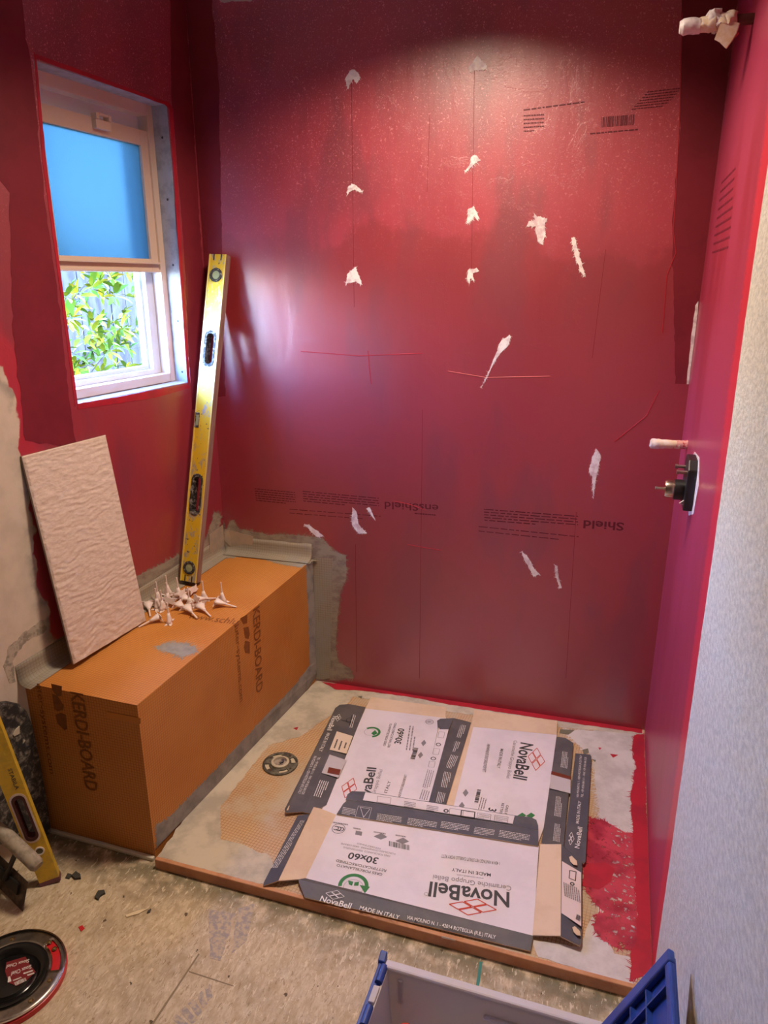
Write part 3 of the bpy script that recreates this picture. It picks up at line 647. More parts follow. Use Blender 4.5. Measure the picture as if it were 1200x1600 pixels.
# upturned bands on the walls above the bench
nb = 9
for nm, f0, L_ in (('sealing_band', lambda t: (LP(-.02 + t * (.017 + (cornL - LO).length), 0), WL.n), 0), ('sealing_band', lambda t: (BP(.003 + t * ((bB - cornL).length - .003), 0), WB.n), 0)):
    mb = MB(); vs = []; fs = []
    N = 24; prof = [(.062, .0012), (.045, .0015), (.02, .003), (.008, .009), (.0016, .022), (.0014, .045)]
    for i in range(N + 1):
        p, n_ = f0(i / N); h = hz(p).z
        for zz, dd in prof: vs.append(Vector((p.x, p.y, h)) + n_ * dd + Vector((0, 0, zz + .004 * noise.noise(p * 30) if zz > .05 else zz)))
    K = len(prof)
    for i in range(N):
        for j in range(K - 1): fs.append((i * K + j, i * K + j + 1, (i + 1) * K + j + 1, (i + 1) * K + j))
    mb.add(vs, fs).build(nm, M_band, bench, True, solid=.0008)
smear('sealing_band', [(490, 872), (520, 872), (516, 1060), (494, 1062)], WB, M_band, bench, .001, .01, .0018)
for px in ([(335, 822), (396, 838), (394, 856), (375, 862), (336, 850)],): smear('corner_patch', px, WB, mk('pale_corner_patch', c(172, 152, 132), .7, 0, c(150, 140, 126), 12), bench, .001, .02, .0024)
smear('corner_patch', [(326, 835), (347, 820), (350, 852), (336, 868), (327, 862)], WL, mk('pale_corner_patch', c(172, 152, 132)), bench, .001, .02, .0034)
# maker's print
text('KERDI-BOARD', (110, 1080), (134, 1233), (129.5, 1082), BE, M_oprint, bench, .016)
text('eter-systems.com', (57, 1067), (78, 1208), (65.5, 1069), BE, M_oprint, bench)
text('KERDI-BOARD', (395, 953), (400.5, 1085), (405, 946), WF, M_oprint, bench, .016)
text('luter-systems.com', (367, 979), (374.5, 1098), (373.5, 975), WF, M_oprint, bench)
text('www.schlu', (292, 966), (368, 976), (294, 957), BT, M_oprint, bench)
def mark(px, plane): smear('printed_emblem', px, plane, M_oprint, bench, 0, 1, .0008)
mark([(80, 1068), (97, 1072), (96, 1087), (90, 1088), (82, 1078)], BE); mark([(82, 1084), (90, 1088), (99, 1102), (99, 1109), (91, 1111), (85, 1108)], BE); mark([(87, 1117), (95, 1114), (103, 1117), (105, 1139), (101, 1141), (90, 1130)], BE)
mark([(375, 966), (386, 960), (386, 973), (380, 975)], WF); mark([(380, 981), (388, 979), (390, 991), (388, 998), (383, 997)], WF); mark([(383, 1001), (390, 1003), (390, 1021), (383, 1020), (381, 1011)], WF)
smear('tape_flap', [(166, 1112), (220, 1122), (220, 1131), (166, 1120)], BE, mk('plain_orange_tape', c(196, 122, 44), .5), bench, 0, 1, .0008)

# ================================================================== flattened tile boxes
def panel(name, pts, z, mat, parent, th=.003):
    poly = []
    for p in pts:
        zz = z + (p[2] if len(p) > 2 else 0); poly.append(G(p[0], p[1], zz))
    n = Vector((0, 0, 1))
    if len(poly) > 2 and (poly[1] - poly[0]).cross(poly[2] - poly[1]).z < 0: poly = poly[::-1]
    return MB().prism([p - Vector((0, 0, th)) for p in poly], (0, 0, th), 0, 1).build(name, [mat, M_card], parent)
def Zm(x0, y0): return lambda x, y: (x0 + x / 4, y0 + y / 4)
a1, a2, a3, a4 = Zm(390, 1050), Zm(650, 1080), Zm(390, 1240), Zm(650, 1240)
zA, zB, zF2, zC = ZP + .005, ZP + .0065, ZP + .0115, ZP + .0115
zCF = ZP + .016
# --- box under the others, long side against the drain
bxA = thing('flattened_carton', 'flattened tile carton with a charcoal flap beside the floor drain', 'carton', loc=at_xy(G(600, 1180, ZP), ZP), group='flattened tile cartons')
fA = panel('printed_face', [(571, 1107), (697, 1121), (690, 1150), (655, 1260), (600, 1285), (500, 1272)], zA, M_white, bxA)
panel('end_flap', [(580, 1089, .006), (697, 1105, .006), (696, 1122), (571, 1107)], zA, M_card, bxA)
sA = panel('side_flap', [(546, 1100, .004), (571, 1105), (510, 1258), (484, 1271, .002), (474, 1269, .004)], zA + .001, M_grey, bxA)
lA = panel('lip_flap', [(524, 1106, .01), (531, 1101, .006), (546, 1100, .004), (476, 1268, .004), (446, 1270, .008), (445, 1264, .012)], zA + .001, M_grey, bxA)
PA = FL(zA); lt = .0006
text('NovaBell', (572, 1268), (588, 1200), (557, 1266), PA, M_ink, fA, .02, lt)
text('Ceramiche Gruppo Bellei', (574, 1278), (598, 1203), (568, 1277), PA, M_ink2, fA, 0, lt)
text('MADE IN ITALY', (594, 1272), (611, 1221), (589, 1271), PA, M_ink, fA, .004, lt)
text('1 40H R VINTAGE VET STRUT CASELLO IVORY RETT', (622, 1258), (636, 1211), (618, 1257), PA, M_ink, fA, 0, lt)
text('30x60', (626, 1163), (632, 1139), (616, 1162), PA, M_ink, fA, .02, lt)
text('GRES PORCELLANATO', (602, 1166), (612.5, 1131), (598.5, 1165), PA, M_ink, fA, .004, lt)
text('RETTIFICATO/RECTIFIED', (609, 1168), (620, 1130), (605.5, 1167), PA, M_ink, fA, .004, lt)
greek((634, 1172), (640, 1134), (644, 1173), 3, PA, M_ink2, fA, .4, 5, lt)
bars((641, 1186), (647, 1168), (648, 1187), PA, M_ink, fA, lift=lt)
ring((581, 1144), .022, .031, PA, M_gink, fA, -1.2, 2.6, lift=lt); ring((578, 1144), .0195, .0205, PA, M_ink2, fA, lift=lt)
smear('printed_leaf', [(580, 1146), (586, 1141), (590, 1146), (584, 1149)], PA, M_gink, fA, 0, 1, .0008)
ring((671, 1128), .0135, .015, PA, M_ink, fA, lift=lt)
for dx in (-2.5, 0, 2.5): ring((671 + dx, 1128), .0045, .006, PA, M_ink, fA, .6, 5.6, 14, lt)
for cx, cy in ((662, 1161), (657, 1180)): flat('printed_icon', [(cx - 4, cy), (cx + 1, cy - 5), (cx + 4, cy), (cx - 1, cy + 5)], PA, M_ink2, fA, .0007)
diamond((534, 1229), (552, 1216), (557, 1235), (539, 1247), PA, M_rink, fA, lift=lt)
PL_ = FL(zA + .007); PL2 = FL(zA + .0035)
text('NovaBell', (520, 1120), (511, 1142), (527, 1121), PL_, M_wink, lA, .01, .003)
diamond((524, 1122), (530, 1117), (534, 1123), (527, 1128), PL_, M_wink, lA, .0012, .003)
text('MADE IN ITALY', (511, 1146), (498, 1175), (516, 1147), PL_, M_wink, lA, .004, .003)
text('VIA MOLINO N. 1 - 42014 ROTEGLIA (R.E.) ITALY', (491, 1182), (465, 1241), (495, 1183), PL_, M_wink, lA, 0, .003)
text('TEL. +39 0536 861111 - FAX +39 0536 861320', (497, 1184), (471, 1242), (500.5, 1185), PL_, M_wink, lA, 0, .003)
flat('paper_sticker', [a1(545, 375), a1(645, 405), a1(605, 515), a1(500, 490)], PL2, mk('beige_sticker', c(214, 196, 172), .7), sA, .003)
flat('tape_piece', [a1(500, 520), a1(605, 555), a1(555, 665), a1(450, 635)], PL2, mk('cloudy_tape', c(190, 184, 186), .25), sA, .0028)
flat('tape_label', [a1(495, 600), a1(570, 615), a1(560, 650), a1(485, 635)], PL2, mk('brown_tape_label', c(112, 52, 36), .4), sA, .0034)
greek(a1(440, 680), a1(400, 780), a1(490, 690), 5, PL2, M_wink, sA, .4, 8, .003); greek(a1(545, 425), a1(525, 480), a1(600, 445), 3, PL2, M_ink, sA, .3, 9, .0034)
ring(a1(630, 305), .014, .0152, PL2, M_blackpl, sA, lift=.003); outline([PL2(*a1(575, 305)), PL2(*a1(680, 325))], .0015, PL2, M_blackpl, sA, 'pen_stroke', .003, False); outline([PL2(*a1(640, 275)), PL2(*a1(625, 335))], .0015, PL2, M_blackpl, sA, 'pen_stroke', .003, False)
greek(a1(650, 270), a1(625, 350), a1(660, 275), 2, PL2, M_wink, sA, .4, 10, .003)
# --- box towards the red wall
bxB = thing('flattened_carton', 'flattened tile carton with a slate blue lip lying nearest the painted red wall', 'carton', loc=at_xy(G(785, 1200, ZP), ZP), group='flattened tile cartons')
fB = panel('printed_face', [(736, 1134), (870, 1147), (850, 1292), (840, 1320), (690, 1300), (697, 1256)], zB, M_white, bxB)
panel('end_flap', [(741, 1109, .008), (871, 1126, .006), (870, 1148), (736, 1135)], zB + .0005, M_card, bxB)
panel('inner_margin', [(730, 1130), (740, 1134), (708, 1262), (694, 1258)], zB + .0006, M_card, bxB)
pB = FL(zF2)
sB = panel('side_flap', [(709, 1122, .004), (722, 1125, .003), (736, 1129), (697, 1257), (677, 1256, .002), (660, 1252, .002)], zF2, M_grey, bxB)
lB = panel('label_flap', [(683, 1126, .004), (688, 1123, .004), (709, 1122, .004), (701, 1140), (677, 1256, .002), (660, 1252, .002), (684, 1140)], zF2 + .0008, M_slate, bxB)
flat('white_label', [(685.5, 1141), (701, 1141), (670, 1254), (657, 1252)], pB, M_white, lB, .004)
for k, (cx, cy) in enumerate(((689, 1150), (685, 1165), (681, 1176), (677, 1187), (674, 1196))):
    if k % 2: ring((cx, cy), .006, .009, pB, M_ink, lB, lift=.0046, n=16)
    else: outline([pB(cx - 5, cy + 4), pB(cx - 3, cy - 5), pB(cx + 6, cy - 4), pB(cx + 4, cy + 5)], .001, pB, M_ink, lB, 'printed_icon', .0046)
greek((668, 1204), (660, 1232), (677, 1206), 4, pB, M_ink2, lB, .4, 3, .0046); greek((660, 1235), (655, 1250), (670, 1238), 4, pB, M_ink2, lB, .4, 4, .0046)
for (x0, y0, x1, y1) in ((717, 1132, 711, 1152), (708, 1158, 702, 1174), (705, 1180, 696, 1200), (694, 1206, 689, 1230), (685, 1238, 681, 1254)): greek((x0, y0), (x1, y1), (x0 + 10, y0 + 2), 5, pB, M_wink, sB, .35, x0, .002)
PB = FL(zB)
text('NovaBell', (814, 1160), (802, 1216), (833.5, 1161), PB, M_ink, fB, .02, lt)
text('Ceramiche Gruppo Bellei', (803, 1157), (791, 1216), (808.5, 1158), PB, M_ink2, fB, 0, lt)
text('MADE IN ITALY', (782, 1170), (776, 1200), (787, 1170.5), PB, M_ink, fB, .004, lt)
text('1 40H R VINTAGE VET STRUT CASELLO IVORY RETT', (761, 1162), (753.5, 1206), (766, 1163), PB, M_ink, fB, 0, lt)
text('30x60', (764, 1262), (757, 1291), (776, 1263), PB, M_ink, fB, .02, lt)
text('RETTIFICATO/RECTIFIED', (784, 1255), (771, 1310), (788, 1255.5), PB, M_ink, fB, .004, lt)
text('GRES PORCELLANATO', (791, 1258), (780, 1308), (795, 1258.5), PB, M_ink, fB, .004, lt)
greek((752, 1246), (745, 1272), (759, 1248), 3, PB, M_ink2, fB, .4, 6, lt)
bars((741, 1254), (746, 1233), (747, 1255), PB, M_ink, fB, lift=lt)
diamond((825, 1182), (839, 1169), (851, 1190), (837, 1204), PB, M_rink, fB, lift=lt)
for cx, cy in ((727, 1239), (721, 1259)): flat('printed_icon', [(cx - 4, cy), (cx + 1, cy - 6), (cx + 5, cy), (cx, cy + 6)], PB, M_ink2, fB, .0007)
for cx in (816, 830): smear('printed_leaf', [(cx - 8, 1275), (cx, 1270), (cx + 6, 1274), (cx, 1279)], PB, M_gink, fB, 0, 1, .0008)
cB = panel('side_flap', [(870, 1151, .003), (884, 1153, .004), (896, 1161, .006), (880, 1328, .004), (846, 1317)], zB + .001, M_grey, bxB)
lB2 = panel('lip_flap', [(899, 1177, .012), (922, 1179, .008), (924, 1182, .008), (915, 1345, .006), (912, 1350, .006), (881, 1327, .012)], zB + .001, M_slate, bxB)
PC1 = FL(zB + .004)
for (x0, y0, x1, y1) in ((876, 1175, 872, 1202), (866, 1245, 862, 1278), (864, 1288, 858, 1317)): greek((x0, y1 - 2), (x0 + 3, y0), (x0 + 9, y1), 5, PC1, M_wink, cB, .35, x0, .0035)
flat('tape_piece', [a2(842, 525), a2(966, 560), a2(965, 645), a2(835, 612)], PC1, mk('cloudy_tape', c(190, 184, 186)), cB, .0036); flat('tape_label', [a2(846, 505), a2(970, 540), a2(968, 560), a2(843, 525)], PC1, mk('brown_tape_label', c(112, 52, 36)), cB, .004)
PB2 = FL(zB + .010)
text('NovaBell', (905, 1327), (910, 1294), (897.5, 1326), PB2, M_wink, lB2, .012, .002)
text('MADE IN ITALY', (904.5, 1288), (908, 1253), (899.5, 1287.5), PB2, M_wink, lB2, .004, .002)
text('VIA MOLINO N. 1 - 42014 ROTEGLIA (R.E.) ITALY', (904, 1247), (909, 1181), (900.5, 1246.5), PB2, M_wink, lB2, 0, .002)
text('TEL. +39 0536 861111 - FAX +39 0536 861320', (911, 1247), (916.5, 1184), (907.5, 1246.5), PB2, M_wink, lB2, 0, .002)
diamond((887, 1310), (893, 1301), (898, 1311), (891, 1321), PB2, M_wink, lB2, .0012, .002)
# --- box at the open front of the tray, lying over the other two
bxC = thing('flattened_carton', 'flattened tile carton along the open tray edge, lying over the other two', 'carton', loc=at_xy(G(650, 1370, ZP), ZP), group='flattened tile cartons')
fC = panel('printed_face', [(525, 1272), (842, 1322), (833, 1462), (477, 1372)], zC, M_white, bxC)
tC = panel('top_flap', [(545, 1248, .002), (804, 1290, .002), (841, 1298, .002), (841, 1322), (526, 1272), (536, 1256, .002)], zCF, M_slate, bxC)
tl = panel('label_flap', [(540, 1250, .002), (543, 1241, .004), (550, 1236, .004), (571, 1237, .004), (804, 1274, .004), (830, 1277, .004), (838, 1281, .004), (841, 1290, .002), (841, 1298, .002), (804, 1291, .002), (545, 1249, .002)], zCF + .0005, M_slate, bxC)
pC = FL(zCF + .003)
flat('white_label', [(571, 1238.5), (804, 1275.5), (801, 1288), (567, 1251)], pC, M_white, tl, .002)
for cx, cy, k in ((697, 1268, 1), (713, 1270, 0), (731, 1273, 2), (756, 1277, 0), (783, 1281, 0), (676, 1264, 3), (641, 1258, 3), (600, 1251, 0)):
    if k == 1: ring((cx, cy), .004, .008, pC, M_ink, tl, lift=.0026, n=14)
    elif k == 3: greek((cx - 9, cy - 5), (cx + 9, cy - 2), (cx - 10, cy + 2), 4, pC, M_ink, tl, .35, cx, .0026)
    else: outline([pC(cx - 10, cy - 6), pC(cx + 11, cy - 3), pC(cx + 10, cy + 6), pC(cx - 11, cy + 3)], .001 if k == 0 else .003, pC, M_ink, tl, 'printed_icon', .0026)
greek((774, 1277), (792, 1280), (774, 1282), 3, pC, M_ink2, tl, .35, 2, .0027); greek((748, 1273), (765, 1276), (747, 1278), 3, pC, M_ink2, tl, .35, 5, .0027)
pT = FL(zCF)
for x0, y0, x1, y1 in ((590, 1272, 628, 1278), (638, 1279, 683, 1286), (690, 1284, 734, 1291), (742, 1293, 773, 1298), (781, 1298, 828, 1306), (536, 1262, 556, 1266)):
    greek((x0, y0), (x1, y1), (x0 - 2, y0 + 9), 5, pT, M_wink, tC, .35, x0, .0022)
outline([pT(563, 1262), pT(578, 1265), pT(568, 1278)], .0012, pT, M_wink, tC, 'printed_icon', .0022); outline([pT(560, 1260), pT(581, 1263), pT(576, 1281), pT(555, 1277)], .0008, pT, M_wink, tC, 'printed_icon', .0022)
PC = FL(zC)
text('NovaBell', (796, 1395), (672, 1378), (790, 1417), PC, M_ink, fC, .02, lt); ring((666, 1397), .0045, .0055, PC, M_ink2, fC, n=16, lift=lt)
text('Ceramiche Gruppo Bellei', (799, 1385), (677, 1367), (799, 1392.5), PC, M_ink2, fC, .004, lt)
text('www.novabell.com', (756, 1372), (714, 1366), (756, 1374.5), PC, M_ink2, fC, 0, lt)
text('MADE IN ITALY', (767, 1365), (706, 1356.5), (767, 1370), PC, M_ink, fC, .006, lt)
text('1 40H R VINTAGE VET STRUT CASELLO IVORY RETT', (781, 1347), (690, 1335), (781, 1352), PC, M_ink, fC, .004, lt)
text('30x60', (592, 1341), (546, 1332), (592, 1351), PC, M_ink, fC, .02, lt)
text('RETTIFICATO/RECTIFIED', (604, 1359), (526, 1343), (604, 1363), PC, M_ink, fC, .006, lt)
text('GRES PORCELLANATO', (598, 1365), (527, 1350), (598, 1369), PC, M_ink, fC, .006, lt)
text('GRES PORCELANICO  FEINSTEINZEUG', (610, 1337), (537, 1323), (610, 1339.6), PC, M_ink2, fC, 0, lt)
text('PORCELAIN STONEWARE  GRES CERAME', (618, 1333.5), (533, 1317), (618, 1336), PC, M_ink2, fC, 0, lt)
text('КЕРАМОГРАНИТ', (595, 1325.5), (558, 1316.5), (595, 1328), PC, M_ink2, fC, 0, lt)
diamond((702, 1413), (746, 1405), (776, 1421), (731, 1430), PC, M_rink, fC, .0028, lt)
ring((529, 1295), .018, .0195, PC, M_ink, fC, lift=lt)
for dx in (-4, 0, 4): ring((529 + dx, 1295 + dx * .2), .006, .0085, PC, M_ink, fC, -2.5, 2.5, 16, lt)
bars((640, 1329), (607, 1322), (640, 1321), PC, M_ink, fC, lift=lt)
for cx, cy in ((595, 1307), (629, 1314)): flat('printed_icon', [(cx - 11, cy), (cx + 1, cy - 5), (cx + 10, cy + 1), (cx, cy + 5)], PC, M_ink2, fC, .0007)
flat('printed_icon', [(556, 1298), (566, 1300), (565, 1306), (555, 1304)], PC, M_ink2, fC, .0007)
for x0, y0, x1 in ((552, 1293, 575), (584, 1299, 608), (618, 1304, 641), (520, 1284, 545)): greek((x0, y0), (x1, y0 + 4), (x0, y0 + 2), 1, PC, M_ink2, fC, 1, x0, lt)
ring((552, 1384), .030, .040, PC, M_gink, fC, -.2, 3.5, 40, lt); ring((552, 1387), .0255, .0265, PC, M_ink2, fC, lift=lt)
flat('printed_arrow', [(562, 1383), (578, 1386), (570, 1396)], PC, M_gink, fC, .0008)
for px in ([(544, 1376), (552, 1378), (550, 1384), (545, 1382)], [(554, 1379), (561, 1378), (560, 1384), (553, 1384)]): flat('printed_leaf', px, PC, M_gink, fC, .0008)
greek((540, 1388), (565, 1393), (540, 1394), 3, PC, M_ink2, fC, .35, 4, lt)
boC = panel('bottom_flap', [(466, 1374, .004), (477, 1372), (833, 1462), (829, 1486, -.004), (690, 1452, -.004), (560, 1421, -.004), (476, 1402, -.002)], zC + .0008, M_grey, bxC)
PBo = FL(zC + .002)
text('NovaBell', (499, 1408.5), (547, 1421), (500, 1399.5), PBo, M_wink, boC, .012, .0016)
text('MADE IN ITALY', (561, 1422), (623, 1437.5), (562, 1415.5), PBo, M_wink, boC, .008, .0016)
text('VIA MOLINO N. 1 - 42014 ROTEGLIA (R.E.) ITALY', (635, 1436.5), (774, 1468), (636, 1431), PBo, M_wink, boC, .006, .0016)
diamond((509, 1396), (527, 1392), (539, 1400), (520, 1406), PBo, M_wink, boC, .0012, .0016)
panel('end_flap', [(490, 1261, .006), (500, 1263, .006), (525, 1273), (477, 1373), (435, 1376, .010)], zC + .0004, M_card, bxC)
panel('lip_flap', [(465, 1274, -.004), (483, 1272, .004), (435, 1376, .008), (411, 1384, -.004), (412, 1379, -.004)], zC, M_slate, bxC)
greek((424, 1358), (470, 1284), (432, 1358), 4, FL(zC), M_wink, bxC, .35, 12, .0045)
panel('end_flap', [(844, 1319), (877, 1319, .012), (876, 1462, .012), (832, 1461)], zC + .0008, M_card, bxC)
lC = panel('lip_flap', [(877, 1320, .012), (880, 1322, .012), (909, 1347, .004), (909, 1470, .004), (906, 1478, .004), (876, 1463, .012)], zC + .0012, M_slate, bxC)
pR = FL(zC + .010)
flat('pink_label', [(878, 1347), (908, 1365), (908, 1449), (877, 1428)], pR, mk('pinkish_label', c(214, 196, 194), .6), lC, .0035)
greek((882, 1402), (880, 1380), (905, 1412), 8, pR, M_ink2, lC, .6, 6, .0042); bars((899, 1438), (906, 1442), (901, 1430), pR, M_ink, lC, lift=.0042); outline([pR(890, 1362), pR(900, 1364), pR(899, 1378), pR(889, 1374)], .0022, pR, M_ink, lC, 'printed_icon', .0042); ring((894, 1383), .003, .006, pR, M_ink, lC, n=14, lift=.0042)
for cx, cy in ((896, 1347), (901, 1457)): smear('hand_hole', [(cx - 7, cy - 6), (cx - 3, cy - 8), (cx + 5, cy), (cx + 6, cy + 7), (cx, cy + 6), (cx - 5, cy + 1)], pR, M_card, lC, 0, 1, .0042)

# ================================================================== long level in the corner
def frame3(o, ax, wx):
    ax = ax.normalized(); wx = (wx - ax * wx.dot(ax)).normalized(); ny = ax.cross(wx)
    return Matrix(((wx.x, ny.x, ax.x, o.x), (wx.y, ny.y, ax.y, o.y), (wx.z, ny.z, ax.z, o.z), (0, 0, 0, 1)))
M_yel = NT('scuffed_yellow_aluminium')
_c = M_yel.mix(M_yel.step(M_yel.noise(34, 7, M_yel.obj, (1, 1, .6), .7), .50, .60), c(222, 186, 38), c(168, 158, 140)); _c = M_yel.mix(M_yel.math('GREATER_THAN', M_yel.noise(90, 4, M_yel.obj), .68), _c, c(92, 84, 70))
M_yel.bump(M_yel.noise(60, 5, M_yel.obj), .15, .001); M_yel = M_yel.fin(_c, .45, .15)
M_side = mk('dull_mauve_grey_edge', c(150, 122, 112), .6, .2, c(126, 100, 94), 20, stretch=(4, 4, .3))
M_rub = mk('worn_black_rubber', c(44, 42, 42), .7, 0, c(140, 136, 130), 90, lo=.5, hi=.62, bump=.4, bscale=200)
M_vial = mk('vial_glass', c(150, 158, 120), .1)
lb = BT(297, 914); lb = lb + Vector((0, 0, .001))
lt3 = WB(350, 405) + WB.n * .030
LM = frame3(lb, lt3 - lb, Vector((1, -.03, 0)))
if LM.col[1].xyz.dot(CAM - lb) > 0: pass
LL = (lt3 - lb).length; HW, HT = .033, .0135
fy = -1 if (LM.to_3x3() @ Vector((0, -1, 0))).dot(CAM - lb) > 0 else 1
LM = LM @ Matrix.Translation((0, -fy * HT * 0, .012))
fp = Pl(LM @ Vector((0, fy * HT, 0)), (LM.to_3x3() @ Vector((0, fy, 0))))
def lv(px, py): return (LM.inverted() @ fp(px, py))
level = thing('spirit_level', 'long scuffed yellow spirit level leaning upright in the red corner', 'spirit level', M=LM)
def zr(y): return lv(320, y).z
h1 = (lv(330, 571).z, lv(334, 519).z); h2 = (lv(306, 803).z, lv(312, 743).z)
def level_body(root, HW, HT, LL, holes, hw, mats):
    mb = MB(); segs = []; z = 0
    for a, b in holes:
        mb.box((0, 0, (z + a) / 2), (HW, 0, 0), (0, HT, 0), (0, 0, (a - z) / 2))
        for s in (-1, 1): mb.box((s * (HW + hw) / 2, 0, (a + b) / 2), ((HW - hw) / 2, 0, 0), (0, HT, 0), (0, 0, (b - a) / 2))
        z = b
    mb.box((0, 0, (z + LL) / 2), (HW, 0, 0), (0, HT, 0), (0, 0, (LL - z) / 2))
    mb.mi = [0] * len(mb.f)
    for i, f in enumerate(mb.f):
        n = (mb.v[f[1]] - mb.v[f[0]]).cross(mb.v[f[2]] - mb.v[f[1]])
        mb.mi[i] = 1 if abs(n.normalized().x) > .8 and all(abs(mb.v[k].x) > HW - 1e-4 for k in f) else 0
    mb.build('body', mats, root, local=True)
level_body(level, HW, HT, LL, [h1 if False else h2, h1], .019, [M_yel, M_side])
for s in (-1, 1): MB().box((s * (HW - .0025), fy * (HT + .0006), LL / 2), (.0025, 0, 0), (0, .0006, 0), (0, 0, LL / 2)).build('edge_rib', mk('pale_yellow_rib', c(226, 198, 96), .4), level, local=True)
def stadium(z0, z1, r, n=8):
    out = []
    for k in range(n + 1): a = pi * k / n; out.append((r * cos(a), z1 - r + r * sin(a)))
    for k in range(n + 1): a = pi + pi * k / n; out.append((r * cos(a), z0 + r + r * sin(a)))
    return out
def grip(root, z0, z1, ro, ri, HT, mat, ridges=True):
    A = stadium(z0 - .006, z1 + .006, ro); B = stadium(z0 + .004, z1 - .004, ri); k = len(A); mb = MB()
    vs = [Vector((x, y, z)) for y in (-HT - .0015, HT + .0015) for x, z in A] + [Vector((x, y, z)) for y in (-HT - .0015, HT + .0015) for x, z in B]
    fs = []
    for i in range(k):
        j = (i + 1) % k
        fs += [(i, j, 2 * k + j, 2 * k + i), (k + i, k + j, 3 * k + j, 3 * k + i), (i, j, k + j, k + i), (2 * k + i, 2 * k + j, 3 * k + j, 3 * k + i)]
    g = mb.add(vs, fs).build('grip', mat, root, local=True)
    if ridges:
        mb = MB(); n = int((z1 - z0 - .03) / .0055)
        for q in range(n): mb.box((-ri + .0005, 0, z0 + .018 + q * .0055), (.0015, 0, 0), (0, HT, 0), (0, 0, .0014))
        mb.build('grip_ridges', mat, g, local=True)
for a, b in (h1, h2): grip(level, a, b, .0225, .0145, HT, M_rub)
for px, py in ((347, 430), (296, 887)):
    p = lv(px, py); R_ = Matrix.Translation((0, fy * HT, p.z)) @ Matrix.Rotation(-fy * pi / 2, 4, 'X')
    v = MB().lathe([(.024, -.0005), (.024, .003), (.020, .0045), (.0145, .003), (.014, .001)], R_, 12).build('vial_bezel', M_rub, level, local=True)
    MB().lathe([(.0, .0025), (.0142, .0015)], R_, 20).build('vial', M_vial, v, local=True)
p = lv(317, 657); MB().box((-HW + .010, fy * (HT + .0006), p.z), (.009, 0, 0), (0, .0008, 0), (0, 0, .026)).build('top_vial', M_rub, level, local=True, bevel=.003)
MB().box((-HW + .012, fy * (HT + .0016), p.z), (.005, 0, 0), (0, .0006, 0), (0, 0, .018)).build('vial', M_vial, level, local=True)
for zz in (.012, LL - .010):
    for s in (-1, 1): MB().box((s * .014, fy * (HT + .0006), zz), (.0018, 0, 0), (0, .0005, 0), (0, 0, .010)).build('end_slot', M_blackpl, level, local=True)
MB().box((0, 0, -.001), (HW, 0, 0), (0, HT, 0), (0, 0, .002)).build('end_cap', M_blackpl, level, local=True)

# ================================================================== textured tile
tq = [BT(118, 1047), BT(226, 980)]
tw = (tq[1] - tq[0]); tw.z = 0; tw = LU.copy() * .9 + tw.normalized() * .1; tw.normalize()
tb0 = tq[0] + Vector((0, 0, .001)); tb0.z = max(hz(tb0).z, hz(tb0 + tw * .3).z) + .0015
dist = (tb0 - LO).dot(WL.n) - .010; hgt = sqrt(max(.01, .6 ** 2 - dist ** 2))
tup = (-WL.n * dist + Vector((0, 0, hgt))).normalized(); tup = (tup - tw * tup.dot(tw)).normalized()
tn = tw.cross(tup); tn = tn if tn.dot(WL.n) > 0 else -tn
tile = thing('wall_tile', 'rough pinkish beige wall tile leaning on the bench against the wall', 'tile', loc=tb0)
mb = MB(); NX, NY = 60, 260; vs = []; fs = []
for j in range(NY + 1):
    for i in range(NX + 1):
        a, b = i / NX, j / NY; p = Vector((a * .3, b * .6, 0))
        h = noise.noise(Vector((p.x * 34, p.y * 92 + 2.5 * noise.noise(p * 12), 1))) * .0019 + noise.noise(Vector((p.x * 80, p.y * 170, 5))) * .0006
        if i in (0, NX) or j in (0, NY): h = -.0042
        vs.append(tb0 + tw * p.x + tup * p.y + tn * (.0 + h))
for j in range(NY):
    for i in range(NX): k = j * (NX + 1) + i; fs.append((k, k + 1, k + NX + 2, k + NX + 1))
M_tile = NT('pinkish_textured_ceramic'); _n = M_tile.noise(80, 5, M_tile.obj, (1, 1, 2.2), .6)
M_tile.bump(_n, .5, .003); M_tile = M_tile.fin(M_tile.mix(M_tile.step(_n, .35, .65), c(204, 184, 172), c(216, 198, 188)), .7, 0, .3)
mb.add(vs, fs).build('tile_face', M_tile, tile, True)
MB().prism([tb0 - tn * .004, tb0 + tw * .3 - tn * .004, tb0 + tw * .3 + tup * .6 - tn * .004, tb0 + tup * .6 - tn * .004], -tn * .006).build('tile_body', mk('grey_ceramic_body', c(142, 128, 120), .8), tile)

